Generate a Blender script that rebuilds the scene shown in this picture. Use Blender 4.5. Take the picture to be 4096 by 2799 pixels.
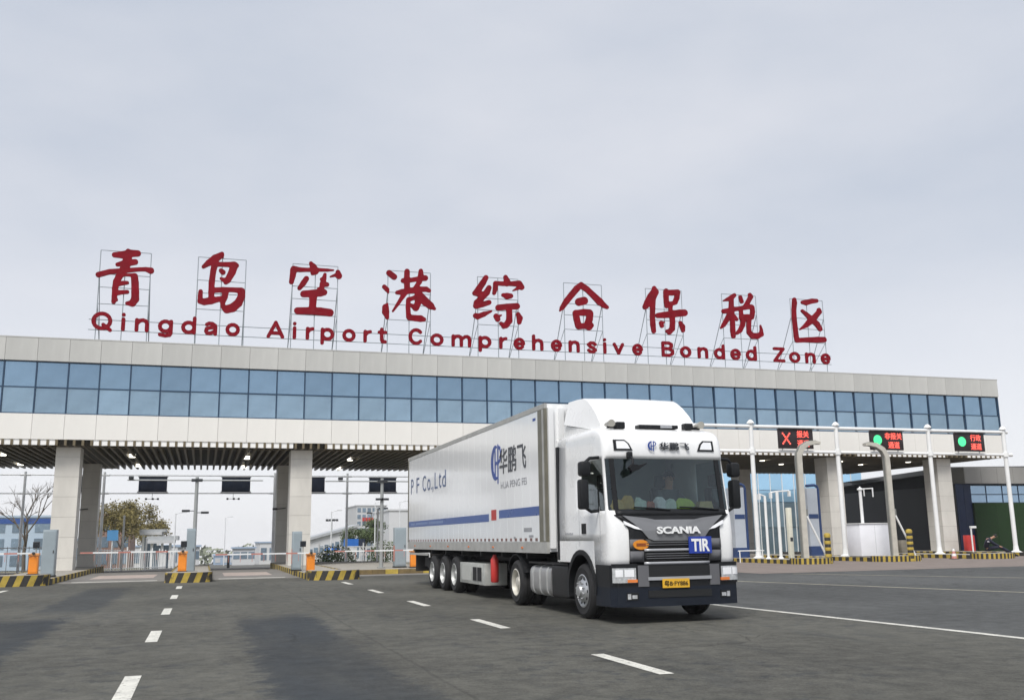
import bpy, bmesh, math, random
import numpy as np
from mathutils import Vector, Matrix

for _o in list(bpy.data.objects):
    bpy.data.objects.remove(_o, do_unlink=True)
SC = bpy.context.scene
COL = SC.collection
R = math.radians
random.seed(7)

# ---------------------------------------------------------------- camera
cam_d = bpy.data.cameras.new('camera')
cam = bpy.data.objects.new('camera', cam_d)
COL.objects.link(cam)
SC.camera = cam
cam_d.sensor_width = 36.0
cam_d.lens = 36.0 * 955.1 / 1024.0
cam_d.clip_end = 6000
yaw, pitch, roll = 0.31042, 0.19379, -0.01465
Fw = Vector((math.sin(yaw) * math.cos(pitch), math.cos(yaw) * math.cos(pitch), math.sin(pitch)))
Rt = Vector((math.cos(yaw), -math.sin(yaw), 0))
Up = Rt.cross(Fw)
Rx = math.cos(roll) * Rt + math.sin(roll) * Up
Uy = -math.sin(roll) * Rt + math.cos(roll) * Up
cm = Matrix((Rx, Uy, -Fw)).transposed().to_4x4()
cm.translation = (0, 0, 1.5)
cam.matrix_world = cm

# ---------------------------------------------------------------- world: bright overcast
SUN_EL, SUN_AZ = R(52), R(214)       # azimuth clockwise from +Y: the sun stands behind the camera
wd = bpy.data.worlds.new('World')
SC.world = wd
wd.use_nodes = True
nt = wd.node_tree
nt.nodes.clear()
N = nt.nodes.new
wo = N('ShaderNodeOutputWorld')
sky = N('ShaderNodeTexSky'); sky.sky_type = 'NISHITA'; sky.sun_disc = False
sky.sun_elevation = SUN_EL; sky.sun_rotation = SUN_AZ
bg1 = N('ShaderNodeBackground'); bg1.inputs[1].default_value = 0.06
nt.links.new(sky.outputs[0], bg1.inputs[0])
tc = N('ShaderNodeTexCoord')
mp = N('ShaderNodeMapping'); mp.inputs['Scale'].default_value = (1, 1, 2.6)
nt.links.new(tc.outputs['Generated'], mp.inputs[0])
n1 = N('ShaderNodeTexNoise'); n1.inputs['Scale'].default_value = 2.6; n1.inputs['Detail'].default_value = 5; n1.inputs['Roughness'].default_value = .48
nt.links.new(mp.outputs[0], n1.inputs['Vector'])
cr = N('ShaderNodeValToRGB')
cr.color_ramp.elements[0].position = .33; cr.color_ramp.elements[0].color = (.558, .602, .688, 1)
cr.color_ramp.elements[1].position = .66; cr.color_ramp.elements[1].color = (.69, .71, .77, 1)
nt.links.new(n1.outputs[0], cr.inputs[0])
sp = N('ShaderNodeSeparateXYZ'); nt.links.new(tc.outputs['Generated'], sp.inputs[0])
mr = N('ShaderNodeMapRange'); mr.interpolation_type = 'SMOOTHSTEP'
mr.inputs['From Min'].default_value = 0.0; mr.inputs['From Max'].default_value = .36
mr.inputs['To Min'].default_value = 1.0; mr.inputs['To Max'].default_value = 0.0
nt.links.new(sp.outputs[2], mr.inputs[0])
mx = N('ShaderNodeMix'); mx.data_type = 'RGBA'
mx.inputs[7].default_value = (.86, .865, .90, 1)
nt.links.new(mr.outputs[0], mx.inputs[0]); nt.links.new(cr.outputs[0], mx.inputs[6])
bg2 = N('ShaderNodeBackground'); bg2.inputs[1].default_value = 0.495
nt.links.new(mx.outputs[2], bg2.inputs[0])
ms = N('ShaderNodeMixShader'); ms.inputs[0].default_value = .93
nt.links.new(bg1.outputs[0], ms.inputs[1]); nt.links.new(bg2.outputs[0], ms.inputs[2])
nt.links.new(ms.outputs[0], wo.inputs[0])

# ---------------------------------------------------------------- sun (veiled by cloud)
sd = bpy.data.lights.new('sun', 'SUN')
sd.energy = 1.5; sd.angle = R(24); sd.color = (1.0, .965, .92)
sun = bpy.data.objects.new('sun', sd)
COL.objects.link(sun)
sdir = Vector((math.sin(SUN_AZ) * math.cos(SUN_EL), math.cos(SUN_AZ) * math.cos(SUN_EL), math.sin(SUN_EL)))
sun.rotation_euler = sdir.to_track_quat('Z', 'Y').to_euler()
sun.location = (0, 0, 60)

vs = SC.view_settings
vs.view_transform = 'Standard'; vs.look = 'None'; vs.gamma = 1.0; vs.exposure = 1.12
try: vs.use_curve_mapping = False
except Exception: pass
SC.cycles.max_bounces = 6
SC.cycles.use_denoising = True

# ---------------------------------------------------------------- helpers
W = {}                                     # world position of each object's origin
def tag(o, label=None, cat=None, group=None, kind=None):
    if label: o['label'] = label
    if cat: o['category'] = cat
    if group: o['group'] = group
    if kind: o['kind'] = kind
    return o
def thing(name, loc, label, cat, group=None):
    o = bpy.data.objects.new(name, None)
    o.empty_display_size = .3
    COL.objects.link(o); o.location = loc; W[o] = Vector(loc)
    return tag(o, label, cat, group)
def link_mesh(name, me, parent=None, loc=None):
    o = bpy.data.objects.new(name, me)
    COL.objects.link(o)
    if parent is not None: o.parent = parent
    base = W[parent] if parent is not None else Vector((0, 0, 0))
    wl = Vector(loc) if loc is not None else base
    o.location = wl - base
    W[o] = wl
    return o
def cp(o, parent=None, loc=None):
    """copy a thing or part with all its children (two levels)"""
    c = o.copy(); COL.objects.link(c)
    c.parent = parent
    if loc is not None:
        c.location = loc
    W[c] = (W[parent] if parent else Vector((0, 0, 0))) + c.location
    for ch in list(o.children): cp(ch, c)
    return c
class MB:
    def __init__(s): s.v = []; s.f = []; s.sm = False
    def add(s, vs, fs):
        n = len(s.v); s.v += [tuple(v) for v in vs]; s.f += [tuple(i + n for i in f) for f in fs]; return s
    def box(s, x0, x1, y0, y1, z0, z1, bev=0):
        if bev > 0:
            bm = bmesh.new(); bmesh.ops.create_cube(bm, size=1)
            for v in bm.verts:
                v.co = ((x0 + x1) / 2 + v.co.x * (x1 - x0), (y0 + y1) / 2 + v.co.y * (y1 - y0), (z0 + z1) / 2 + v.co.z * (z1 - z0))
            bmesh.ops.bevel(bm, geom=bm.edges[:], offset=bev, segments=2, affect='EDGES', profile=.5)
            return s.bm(bm)
        return s.add([(x0, y0, z0), (x1, y0, z0), (x1, y1, z0), (x0, y1, z0), (x0, y0, z1), (x1, y0, z1), (x1, y1, z1), (x0, y1, z1)],
                     [(0, 3, 2, 1), (4, 5, 6, 7), (0, 1, 5, 4), (1, 2, 6, 5), (2, 3, 7, 6), (3, 0, 4, 7)])
    def bm(s, bm):
        bm.verts.index_update()
        s.add([v.co[:] for v in bm.verts], [[v.index for v in f.verts] for f in bm.faces]); bm.free(); return s
    def cyl(s, p0, p1, r0, r1=None, n=10, cap=True):
        r1 = r0 if r1 is None else r1
        p0, p1 = Vector(p0), Vector(p1); d = (p1 - p0).normalized()
        a = d.orthogonal().normalized(); b = d.cross(a)
        vs = []
        for p, r in ((p0, r0), (p1, r1)):
            for i in range(n):
                t = 2 * math.pi * i / n; vs.append(p + (a * math.cos(t) + b * math.sin(t)) * r)
        fs = [(i, (i + 1) % n, n + (i + 1) % n, n + i) for i in range(n)]
        if cap: fs += [tuple(range(n - 1, -1, -1)), tuple(range(n, 2 * n))]
        return s.add(vs, fs)
    def tube(s, pts, rs, n=8, cap=True):
        pts = [Vector(p) for p in pts]
        if not isinstance(rs, (list, tuple)): rs = [rs] * len(pts)
        vs = []; a = None
        for i, p in enumerate(pts):
            d = (pts[min(i + 1, len(pts) - 1)] - pts[max(i - 1, 0)]).normalized()
            if a is None: a = d.orthogonal().normalized()
            a = (a - d * a.dot(d)).normalized(); b = d.cross(a)
            for k in range(n):
                t = 2 * math.pi * k / n; vs.append(p + (a * math.cos(t) + b * math.sin(t)) * rs[i])
        fs = []
        for i in range(len(pts) - 1):
            for k in range(n):
                fs.append((i * n + k, i * n + (k + 1) % n, (i + 1) * n + (k + 1) % n, (i + 1) * n + k))
        if cap: fs += [tuple(range(n - 1, -1, -1)), tuple(range((len(pts) - 1) * n, len(pts) * n))]
        return s.add(vs, fs)
    def lathe(s, prof, c, axis='x', n=28):
        """prof: (offset along axis, radius); closed ends where radius is 0"""
        c = Vector(c); vs = []; fs = []
        A = {'x': (Vector((1, 0, 0)), Vector((0, 1, 0)), Vector((0, 0, 1))), 'z': (Vector((0, 0, 1)), Vector((1, 0, 0)), Vector((0, 1, 0))), 'y': (Vector((0, 1, 0)), Vector((0, 0, 1)), Vector((1, 0, 0)))}[axis]
        for (o, r) in prof:
            for k in range(n):
                t = 2 * math.pi * k / n
                vs.append(c + A[0] * o + (A[1] * math.cos(t) + A[2] * math.sin(t)) * r)
        for i in range(len(prof) - 1):
            for k in range(n):
                fs.append((i * n + k, i * n + (k + 1) % n, (i + 1) * n + (k + 1) % n, (i + 1) * n + k))
        return s.add(vs, fs)
    def prism(s, poly, d0, d1, plane='xz'):
        """extrude polygon; plane xz -> depth along y, yz -> depth along x, xy -> depth along z"""
        n = len(poly)
        m = {'xz': lambda a, b, d: (a, d, b), 'yz': lambda a, b, d: (d, a, b), 'xy': lambda a, b, d: (a, b, d)}[plane]
        vs = [m(a, b, d0) for a, b in poly] + [m(a, b, d1) for a, b in poly]
        fs = [tuple(range(n)), tuple(range(2 * n - 1, n - 1, -1))] + [(i, i + n, (i + 1) % n + n, (i + 1) % n) for i in range(n)]
        return s.add(vs, fs)
    def mesh(s, name, m, off=None, smooth=None, angle=35):
        me = bpy.data.meshes.new(name)
        vs = s.v if off is None else [(v[0] - off[0], v[1] - off[1], v[2] - off[2]) for v in s.v]
        me.from_pydata(vs, [], s.f)
        bm = bmesh.new(); bm.from_mesh(me); bmesh.ops.recalc_face_normals(bm, faces=bm.faces[:]); bm.to_mesh(me); bm.free()
        me.update()
        if m is not None: me.materials.append(m)
        if smooth:
            for p in me.polygons: p.use_smooth = True
            try: me.set_sharp_from_angle(angle=R(angle))
            except Exception: pass
        return me
    def build(s, name, m, parent=None, smooth=False, angle=35):
        off = W[parent] if parent is not None else None
        return link_mesh(name, s.mesh(name, m, off, smooth, angle), parent)
def box(name, m, parent, x0, x1, y0, y1, z0, z1, bev=0):
    return MB().box(x0, x1, y0, y1, z0, z1, bev).build(name, m, parent, smooth=bev > 0)
def xf_mesh(me, M):
    me.transform(M); me.update(); return me
def obj_to_mesh(curve, name, m):
    ob = bpy.data.objects.new('tmp', curve); COL.objects.link(ob)
    dg = bpy.context.evaluated_depsgraph_get(); dg.update()
    me = bpy.data.meshes.new_from_object(ob.evaluated_get(dg))
    bpy.data.objects.remove(ob, do_unlink=True); bpy.data.curves.remove(curve)
    me.name = name; me.materials.clear()
    if m is not None: me.materials.append(m)
    return me
FRONT = Matrix(((1, 0, 0, 0), (0, 0, -1, 0), (0, 1, 0, 0), (0, 0, 0, 1)))      # text x->X, y->Z, faces -Y
SIDE = Matrix(((0, 0, -1, 0), (-1, 0, 0, 0), (0, 1, 0, 0), (0, 0, 0, 1)))      # text x->-Y, y->Z, faces -X
_tc = {}
def text_mesh(body, m, w=None, h=None, depth=.01, bold=0.0, size=1.0):
    cu = bpy.data.curves.new('t', 'FONT'); cu.body = body; cu.size = size; cu.extrude = depth; cu.offset = bold
    cu.resolution_u = 4
    me = obj_to_mesh(cu, 'lettering', m)
    co = np.array([v.co[:] for v in me.vertices]); lo, hi = co.min(0), co.max(0)
    sx = w / (hi[0] - lo[0]) if w else 1; sy = h / (hi[1] - lo[1]) if h else sx
    if h and not w: sx = sy
    xf_mesh(me, Matrix.Diagonal((sx, sy, 1, 1)) @ Matrix.Translation((-lo[0], -lo[1], 0)))
    return me
def put_text(name, body, m, parent, M, loc, w=None, h=None, depth=.004, bold=0.0):
    me = text_mesh(body, m, w, h, depth, bold); xf_mesh(me, M)
    return link_mesh(name, me, parent, loc)

# ---------------------------------------------------------------- materials
MATS = {}
def mat(name, col, rough=.5, metal=0.0, var=.10, scale=2.0, bump=0.0, bscale=60, coat=0.0, rand=0.0, spec=.5, emit=None, estr=0.0, rvar=.1, trans=0.0, streak=0.0):
    m = bpy.data.materials.new(name); m.use_nodes = True; t = m.node_tree; nd = t.nodes; L = t.links
    b = nd['Principled BSDF']
    b.inputs['Metallic'].default_value = metal
    b.inputs['Coat Weight'].default_value = coat; b.inputs['Coat Roughness'].default_value = .08
    b.inputs['Specular IOR Level'].default_value = spec
    if trans: b.inputs['Transmission Weight'].default_value = trans
    c = nd.new('ShaderNodeTexCoord')
    nz = nd.new('ShaderNodeTexNoise'); nz.inputs['Scale'].default_value = scale; nz.inputs['Detail'].default_value = 6; nz.inputs['Roughness'].default_value = .6
    src = c.outputs['Object']
    if streak:
        q = nd.new('ShaderNodeMapping'); q.inputs['Scale'].default_value = (1, 1, streak); L.new(src, q.inputs[0]); src = q.outputs[0]
    L.new(src, nz.inputs['Vector'])
    r = nd.new('ShaderNodeMapRange'); r.inputs['From Min'].default_value = .3; r.inputs['From Max'].default_value = .7
    r.inputs['To Min'].default_value = 1 - var; r.inputs['To Max'].default_value = 1 + var
    L.new(nz.outputs[0], r.inputs[0])
    fac = r.outputs[0]
    if rand:
        oi = nd.new('ShaderNodeObjectInfo')
        r2 = nd.new('ShaderNodeMapRange'); r2.inputs['To Min'].default_value = 1 - rand; r2.inputs['To Max'].default_value = 1 + rand
        L.new(oi.outputs['Random'], r2.inputs[0])
        mu = nd.new('ShaderNodeMath'); mu.operation = 'MULTIPLY'; L.new(fac, mu.inputs[0]); L.new(r2.outputs[0], mu.inputs[1]); fac = mu.outputs[0]
    vm = nd.new('ShaderNodeVectorMath'); vm.operation = 'SCALE'; vm.inputs[0].default_value = col[:3]
    L.new(fac, vm.inputs['Scale']); L.new(vm.outputs[0], b.inputs['Base Color'])
    rr = nd.new('ShaderNodeMapRange'); rr.inputs['To Min'].default_value = max(0, rough - rvar); rr.inputs['To Max'].default_value = min(1, rough + rvar)
    L.new(nz.outputs[0], rr.inputs[0]); L.new(rr.outputs[0], b.inputs['Roughness'])
    if bump:
        n2 = nd.new('ShaderNodeTexNoise'); n2.inputs['Scale'].default_value = bscale; n2.inputs['Detail'].default_value = 4
        L.new(c.outputs['Object'], n2.inputs['Vector'])
        bp = nd.new('ShaderNodeBump'); bp.inputs['Strength'].default_value = bump; bp.inputs['Distance'].default_value = .02
        L.new(n2.outputs[0], bp.inputs['Height']); L.new(bp.outputs[0], b.inputs['Normal'])
    if emit:
        b.inputs['Emission Color'].default_value = (*emit, 1); b.inputs['Emission Strength'].default_value = estr
    MATS[name] = m
    return m

M_panel = mat('parapet_panel', (.50, .50, .475), .45, var=.085, scale=1.1, rand=.04, streak=.18)
M_frieze = mat('frieze_panel', (.80, .785, .74), .42, var=.04, scale=.6, rand=.02, streak=.25)
M_back = mat('joint_backing', (.50, .48, .44), .8)
M_glass = mat('blue_coated_glass', (.245, .36, .47), .05, metal=.92, var=.10, scale=.9, rand=.10, rvar=.03, bump=.05, bscale=.8)
M_glassl = mat('blue_coated_glass_lower', (.295, .41, .505), .06, metal=.88, var=.12, scale=1.1, rand=.10, rvar=.03, bump=.05, bscale=.8)  # lighter copy for the lower row, brighter sky reflection put into its tint
M_mull = mat('navy_mullion', (.018, .05, .10), .4, var=.1)
M_fin = mat('bronze_fin', (.15, .12, .07), .5, var=.12)
M_ceil = mat('dark_ceiling', (.042, .034, .019), .7, var=.15)
M_soff = mat('white_return', (.90, .895, .87), .45, var=.04)
M_colm = mat('column_cladding', (.62, .60, .55), .45, var=.10, scale=1.3, rand=.03, streak=.3)
M_colj = mat('column_joint', (.30, .29, .26), .7)
M_dlight = mat('lit_downlight', (.9, .9, .85), .4, emit=(1, .95, .82), estr=1.6)
M_roof = mat('roof_membrane', (.35, .35, .34), .8)
M_red = mat('sign_red', (.20, .002, .010), .65, var=.2, scale=1.5, spec=.12)
M_redside = M_red
M_pipe = mat('galvanised_pipe', (.30, .34, .36), .45, metal=.3, var=.1)

# ------------------------------------------------ ground and road
def terrain(y): return -.02 * max(0.0, y - 55.0)
def sheet(name, x0, x1, y0, y1, dz, m, kind='structure', parent=None, nx=1):
    ys = [y0] + [b for b in (55.0,) if y0 < b < y1] + [y1]
    b = MB(); vs = []; fs = []
    for y in ys:
        for i in range(nx + 1): vs.append((x0 + (x1 - x0) * i / nx, y, terrain(y) + dz))
    for j in range(len(ys) - 1):
        for i in range(nx):
            a = j * (nx + 1) + i; fs.append((a, a + 1, a + nx + 2, a + nx + 1))
    b.add(vs, fs)
    o = b.build(name, m, parent)
    if parent is None: tag(o, kind=kind)
    return o
M_soil = mat('dry_grass_ground', (.16, .15, .10), .95, var=.3, scale=.12)
M_conc = mat('concrete_lane', (.185, .175, .16), .85, var=.14, scale=.5, bump=.2)
def asphalt():
    m = bpy.data.materials.new('worn_asphalt'); m.use_nodes = True; t = m.node_tree; nd = t.nodes; L = t.links
    b = nd['Principled BSDF']; b.inputs['Roughness'].default_value = .82; b.inputs['Specular IOR Level'].default_value = .35
    c = nd.new('ShaderNodeTexCoord')
    def noise(scale, detail=5, rough=.6, vec=None):
        n = nd.new('ShaderNodeTexNoise'); n.inputs['Scale'].default_value = scale; n.inputs['Detail'].default_value = detail; n.inputs['Roughness'].default_value = rough
        L.new(vec or c.outputs['Object'], n.inputs['Vector']); return n.outputs[0]
    def mapr(v, a, b_, c_, d): 
        r = nd.new('ShaderNodeMapRange'); r.interpolation_type = 'SMOOTHSTEP'
        for i, q in zip((1, 2, 3, 4), (a, b_, c_, d)): r.inputs[i].default_value = q
        L.new(v, r.inputs[0]); return r.outputs[0]
    def math_(op, a, b_):
        q = nd.new('ShaderNodeMath'); q.operation = op
        for i, v in enumerate((a, b_)):
            if isinstance(v, (int, float)): q.inputs[i].default_value = v
            else: L.new(v, q.inputs[i])
        return q.outputs[0]
    mpn = nd.new('ShaderNodeMapping'); mpn.inputs['Scale'].default_value = (1.0, .22, 1); L.new(c.outputs['Object'], mpn.inputs[0])
    lon = mpn.outputs[0]
    speck = noise(30, 4, .8)
    agg = noise(3.2, 7, .78)
    wear = noise(.55, 6, .62, lon)
    wide = noise(.16, 4, .55)
    # old repair patches laid along the lanes (dark, with ragged edges)
    sep = nd.new('ShaderNodeSeparateXYZ'); L.new(c.outputs['Object'], sep.inputs[0])
    ragx = math_('MULTIPLY', math_('SUBTRACT', noise(1.5, 9, .85), .5), 1.7)
    ragy = math_('MULTIPLY', math_('SUBTRACT', noise(.45, 5, .6), .5), 6.0)
    X = math_('ADD', sep.outputs[0], ragx); Yv = math_('ADD', sep.outputs[1], ragy)
    def patch(x0, x1, y0, y1, soft=.14):
        a = mapr(X, x0 - soft, x0 + soft, 0, 1); b_ = mapr(X, x1 - soft, x1 + soft, 1, 0)
        d = mapr(Yv, y0 - 1, y0 + 1, 0, 1); e = mapr(Yv, y1 - 1, y1 + 1, 1, 0)
        return math_('MULTIPLY', math_('MULTIPLY', a, b_), math_('MULTIPLY', d, e))
    p = math_('MAXIMUM', patch(.7, 2.2, 5.0, 20.5), patch(-4.3, -2.5, 12.5, 22.5))
    p = math_('MAXIMUM', p, math_('MULTIPLY', patch(-3.6, -2.2, 24, 36), .75))
    p = math_('MULTIPLY', p, mapr(wear, .30, .55, .55, 1.0))
    streaks = mapr(noise(1.6, 6, .7, lon), .52, .66, 0, 1)
    tyre = math_('MULTIPLY', math_('MULTIPLY', streaks, mapr(noise(.22, 3, .5), .40, .58, 0, 1)), .45)
    dark = math_('MAXIMUM', p, tyre)
    scuff = math_('MULTIPLY', mapr(noise(2.4, 9, .82), .50, .60, 0, 1), mapr(noise(.30, 4, .6), .40, .60, 0, .62))
    dark = math_('MAXIMUM', dark, scuff)
    lev = math_('ADD', mapr(wide, .3, .7, .78, 1.15), math_('ADD', math_('MULTIPLY', math_('SUBTRACT', wear, .5), .62), math_('ADD', math_('MULTIPLY', math_('SUBTRACT', agg, .5), 1.9), math_('MULTIPLY', math_('SUBTRACT', speck, .5), 1.6))))
    base = nd.new('ShaderNodeMix'); base.data_type = 'RGBA'
    base.inputs[6].default_value = (.088, .0865, .073, 1); base.inputs[7].default_value = (.030, .035, .039, 1)
    L.new(dark, base.inputs[0])
    newer = nd.new('ShaderNodeMix'); newer.data_type = 'RGBA'; newer.inputs[7].default_value = (.078, .081, .079, 1)
    L.new(mapr(math_('ADD', sep.outputs[0], math_('MULTIPLY', sep.outputs[1], .03)), 11.25, 11.45, 0, 1), newer.inputs[0]); L.new(base.outputs[2], newer.inputs[6]); base = newer
    # hairline cracks, sealed joints and old oil drips
    vor = nd.new('ShaderNodeTexVoronoi'); vor.feature = 'DISTANCE_TO_EDGE'; vor.inputs['Scale'].default_value = .42
    wob = nd.new('ShaderNodeVectorMath'); wob.operation = 'MULTIPLY_ADD'
    nv_ = nd.new('ShaderNodeTexNoise'); nv_.inputs['Scale'].default_value = 1.1; nv_.inputs['Detail'].default_value = 5; L.new(c.outputs['Object'], nv_.inputs['Vector'])
    L.new(nv_.outputs[1], wob.inputs[0]); wob.inputs[1].default_value = (1.6, 1.6, 0); L.new(c.outputs['Object'], wob.inputs[2]); L.new(wob.outputs[0], vor.inputs['Vector'])
    crack = math_('MULTIPLY', mapr(vor.outputs[0], .004, .014, .42, 0), mapr(noise(.18, 2, .5), .5, .58, 0, 1))
    vo2 = nd.new('ShaderNodeTexVoronoi'); vo2.inputs['Scale'].default_value = .55; L.new(c.outputs['Object'], vo2.inputs['Vector'])
    drip = math_('MULTIPLY', mapr(vo2.outputs[0], .05, .13, .35, 0), mapr(noise(.35, 2, .5), .52, .6, 0, 1))
    wx = math_('ADD', sep.outputs[0], math_('MULTIPLY', math_('SUBTRACT', noise(.8, 5, .7), .5), .22))
    joint = math_('MAXIMUM', mapr(math_('ABSOLUTE', math_('SUBTRACT', wx, 2.55), 0), .012, .035, .24, 0), mapr(math_('ABSOLUTE', math_('SUBTRACT', wx, -4.9), 0), .012, .035, .24, 0))
    joint = math_('MAXIMUM', joint, mapr(math_('ABSOLUTE', math_('SUBTRACT', wx, 8.3), 0), .012, .035, .2, 0))
    lev = math_('MULTIPLY', lev, math_('SUBTRACT', 1.0, math_('MAXIMUM', joint, math_('MAXIMUM', crack, drip))))
    sc = nd.new('ShaderNodeVectorMath'); sc.operation = 'SCALE'; L.new(base.outputs[2], sc.inputs[0]); L.new(lev, sc.inputs['Scale'])
    L.new(sc.outputs[0], b.inputs['Base Color'])
    bp = nd.new('ShaderNodeBump'); bp.inputs['Strength'].default_value = .45; bp.inputs['Distance'].default_value = .012
    L.new(math_('ADD', noise(55, 2, .7), math_('MULTIPLY', agg, .5)), bp.inputs['Height']); L.new(bp.outputs[0], b.inputs['Normal'])
    return m
M_asph = asphalt()
M_asph2 = mat('inner_road_asphalt', (.10, .10, .09), .85, var=.15, scale=.4)
def paint_mat():
    m = mat('worn_road_paint', (.62, .61, .55), .7, var=.18, scale=3.5)
    t = m.node_tree; nd = t.nodes; L = t.links; b = nd['Principled BSDF']
    n = nd.new('ShaderNodeTexNoise'); n.inputs['Scale'].default_value = 14; n.inputs['Detail'].default_value = 6; n.inputs['Roughness'].default_value = .75
    tcn = nd.new('ShaderNodeTexCoord'); L.new(tcn.outputs['Object'], n.inputs['Vector'])
    r = nd.new('ShaderNodeMapRange'); r.inputs[1].default_value = .53; r.inputs[2].default_value = .66; r.inputs[3].default_value = 0; r.inputs[4].default_value = .85
    L.new(n.outputs[0], r.inputs[0])
    mxn = nd.new('ShaderNodeMix'); mxn.data_type = 'RGBA'; mxn.inputs[7].default_value = (.10, .10, .085, 1)
    src = b.inputs['Base Color'].links[0].from_socket
    L.new(r.outputs[0], mxn.inputs[0]); L.new(src, mxn.inputs[6]); L.new(mxn.outputs[2], b.inputs['Base Color'])
    return m
M_paint = paint_mat()
M_yel = mat('faded_cream_line', (.44, .41, .31), .75, var=.25, scale=2)
M_pav = mat('paver_apron', (.20, .165, .145), .88, var=.16, scale=1.2, bump=.3, bscale=14)

ground = sheet('ground', -550, 650, -250, 950, -.012, M_soil)
road = sheet('asphalt_apron', -70, 62, -60, 41.5, 0.0, M_asph)
lanes = sheet('gate_lanes', -30, 57, 41.5, 80, -.004, M_conc)
inner = sheet('inner_road', -4.4, 9.2, 80, 700, .004, M_asph2)
pavers = sheet('paver_apron', 20.5, 62, 33.0, 62, .006, M_pav)
for i in range(-1, 6):                                   # dashed lane lines, 2 m dashes every 6 m
    for X in (-.69, 4.95):
        y = 10.0 + 6 * i + (0 if X > 0 else .3)
        d = MB().add([(X - .09, y, .004), (X + .09, y, .004), (X + .09, y + 2, .004), (X - .09, y + 2, .004)], [(0, 1, 2, 3)]).build('lane_dash', M_paint, road)
for i in range(-1, 5):
    y = 10.6 + 6 * i
    MB().add([(-6.3, y, .004), (-6.12, y, .004), (-6.12, y + 2, .004), (-6.3, y + 2, .004)], [(0, 1, 2, 3)]).build('lane_dash', M_paint, road)
def line_strip(name, pts, w, z, m, par):
    b = MB(); vs = []; fs = []
    for i, (x, y) in enumerate(pts):
        a = Vector(pts[max(i - 1, 0)]); c = Vector(pts[min(i + 1, len(pts) - 1)]); d = (c - a).normalized(); n = Vector((-d.y, d.x)) * w / 2
        vs += [(x + n.x, y + n.y, z), (x - n.x, y - n.y, z)]
    for i in range(len(pts) - 1): fs.append((2 * i, 2 * i + 1, 2 * i + 3, 2 * i + 2))
    return b.add(vs, fs).build(name, m, par)
line_strip('edge_line', [(11.45, -12), (11.25, 5), (11.1, 12), (10.75, 18.5), (10.5, 26), (10.3, 34)], .17, .004, M_paint, road)
line_strip('side_lane_line', [(21.5, 8), (19.3, 19.2), (18.1, 23.5), (16.8, 28), (15.4, 34.5)], .14, .004, M_yel, road)
line_strip('side_lane_line', [(28, 17), (25.1, 25), (23.2, 28.6), (21.4, 32.2)], .13, .0065, M_yel, road)
# paint marks and stop bars inside the lanes
for x0, x1 in ((-4.9, -1.7), (.7, 3.4)):
    MB().box(x0, x1, 42.4, 42.75, -.004, 0.0).build('stop_bar', M_paint, lanes)
    MB().box(x0 + .3, x1 - .3, 46.0, 50.5, -.004, .0).build('weigh_plate', mat('weigh_plate_pink', (.40, .33, .29), .8, var=.2), lanes)

# ------------------------------------------------ gate building
YF, P = 53.13, 1.5
N0, N1 = -12, 42
X0 = -9.99
def nx(n): return X0 + P * n
XL, XR, YB = nx(N0), nx(N1), 70.2
Z_PAR, Z_WT, Z_WM, Z_WB, Z_FR, Z_FIN = 11.92, 10.73, 9.38, 8.01, 6.72, 6.43
gate = thing('gate_building', (12, 60, 0), 'long pale gate building with a blue glass band, spanning all the lanes', 'building')
core = MB()
core.box(XL + .05, XR - .05, YF + .34, YB - .1, Z_FR + .12, Z_PAR - .42)
core.build('core_wall', M_back, gate)
MB().box(XL + .05, XR - .05, YF + .1, YF + .33, Z_WT, Z_PAR - .05).build('parapet_backing', M_back, gate)
MB().box(XL + .05, XR - .05, YF + .1, YF + .33, Z_FR + .02, Z_WB).build('frieze_backing', M_back, gate)
MB().box(XL, XR, YB - .09, YB, Z_FR + .02, Z_PAR - .05).build('rear_wall', M_frieze, gate)
MB().box(XL + .05, XR - .05, YF + .34, YB - .1, Z_PAR - .42, Z_PAR - .38).build('roof_deck', M_roof, gate)
def shared(name, mb, m, base=(0, 0, 0)):
    return mb.mesh(name, m)
g = .007
me_par = MB().box(g, P - g, 0, .09, 0, Z_PAR - Z_WT).mesh('parapet_panel', M_panel)
me_fr = MB().box(g, P - g, 0, .09, 0, Z_WB - Z_FR).mesh('frieze_panel', M_frieze)
me_gu = MB().box(.04, P - .04, 0, .02, 0, Z_WT - Z_WM - .07).mesh('window_pane', M_glass)
me_gl = MB().box(.04, P - .04, 0, .02, 0, Z_WM - Z_WB - .07).mesh('window_pane', M_glassl)
me_mu = MB().box(-.034, .034, -.06, .12, 0, Z_WT - Z_WB).mesh('mullion', M_mull)
for n in range(N0, N1):
    x = nx(n)
    link_mesh('parapet_panel', me_par, gate, (x, YF, Z_WT))
    link_mesh('frieze_panel', me_fr, gate, (x, YF, Z_FR))
    for me, zz in ((me_gu, Z_WM + .035), (me_gl, Z_WB + .035)):
        o = link_mesh('window_pane', me, gate, (x, YF + .16, zz))
        o.rotation_euler = (R(random.uniform(-.8, .8)), 0, R(random.uniform(-.6, .6)))
    link_mesh('mullion', me_mu, gate, (x, YF + .14, Z_WB))
link_mesh('mullion', me_mu, gate, (XR - .04, YF + .14, Z_WB))
for zz in (Z_WB, Z_WM - .035, Z_WT - .06):
    MB().box(XL + .05, XR - .05, YF + .102, YF + .24, zz + .001, zz + .062).build('transom', M_mull, gate)
MB().box(XL, XR + .04, YF - .015, YF + .40, Z_PAR + .001, Z_PAR + .05).build('parapet_coping', M_panel, gate)
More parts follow.
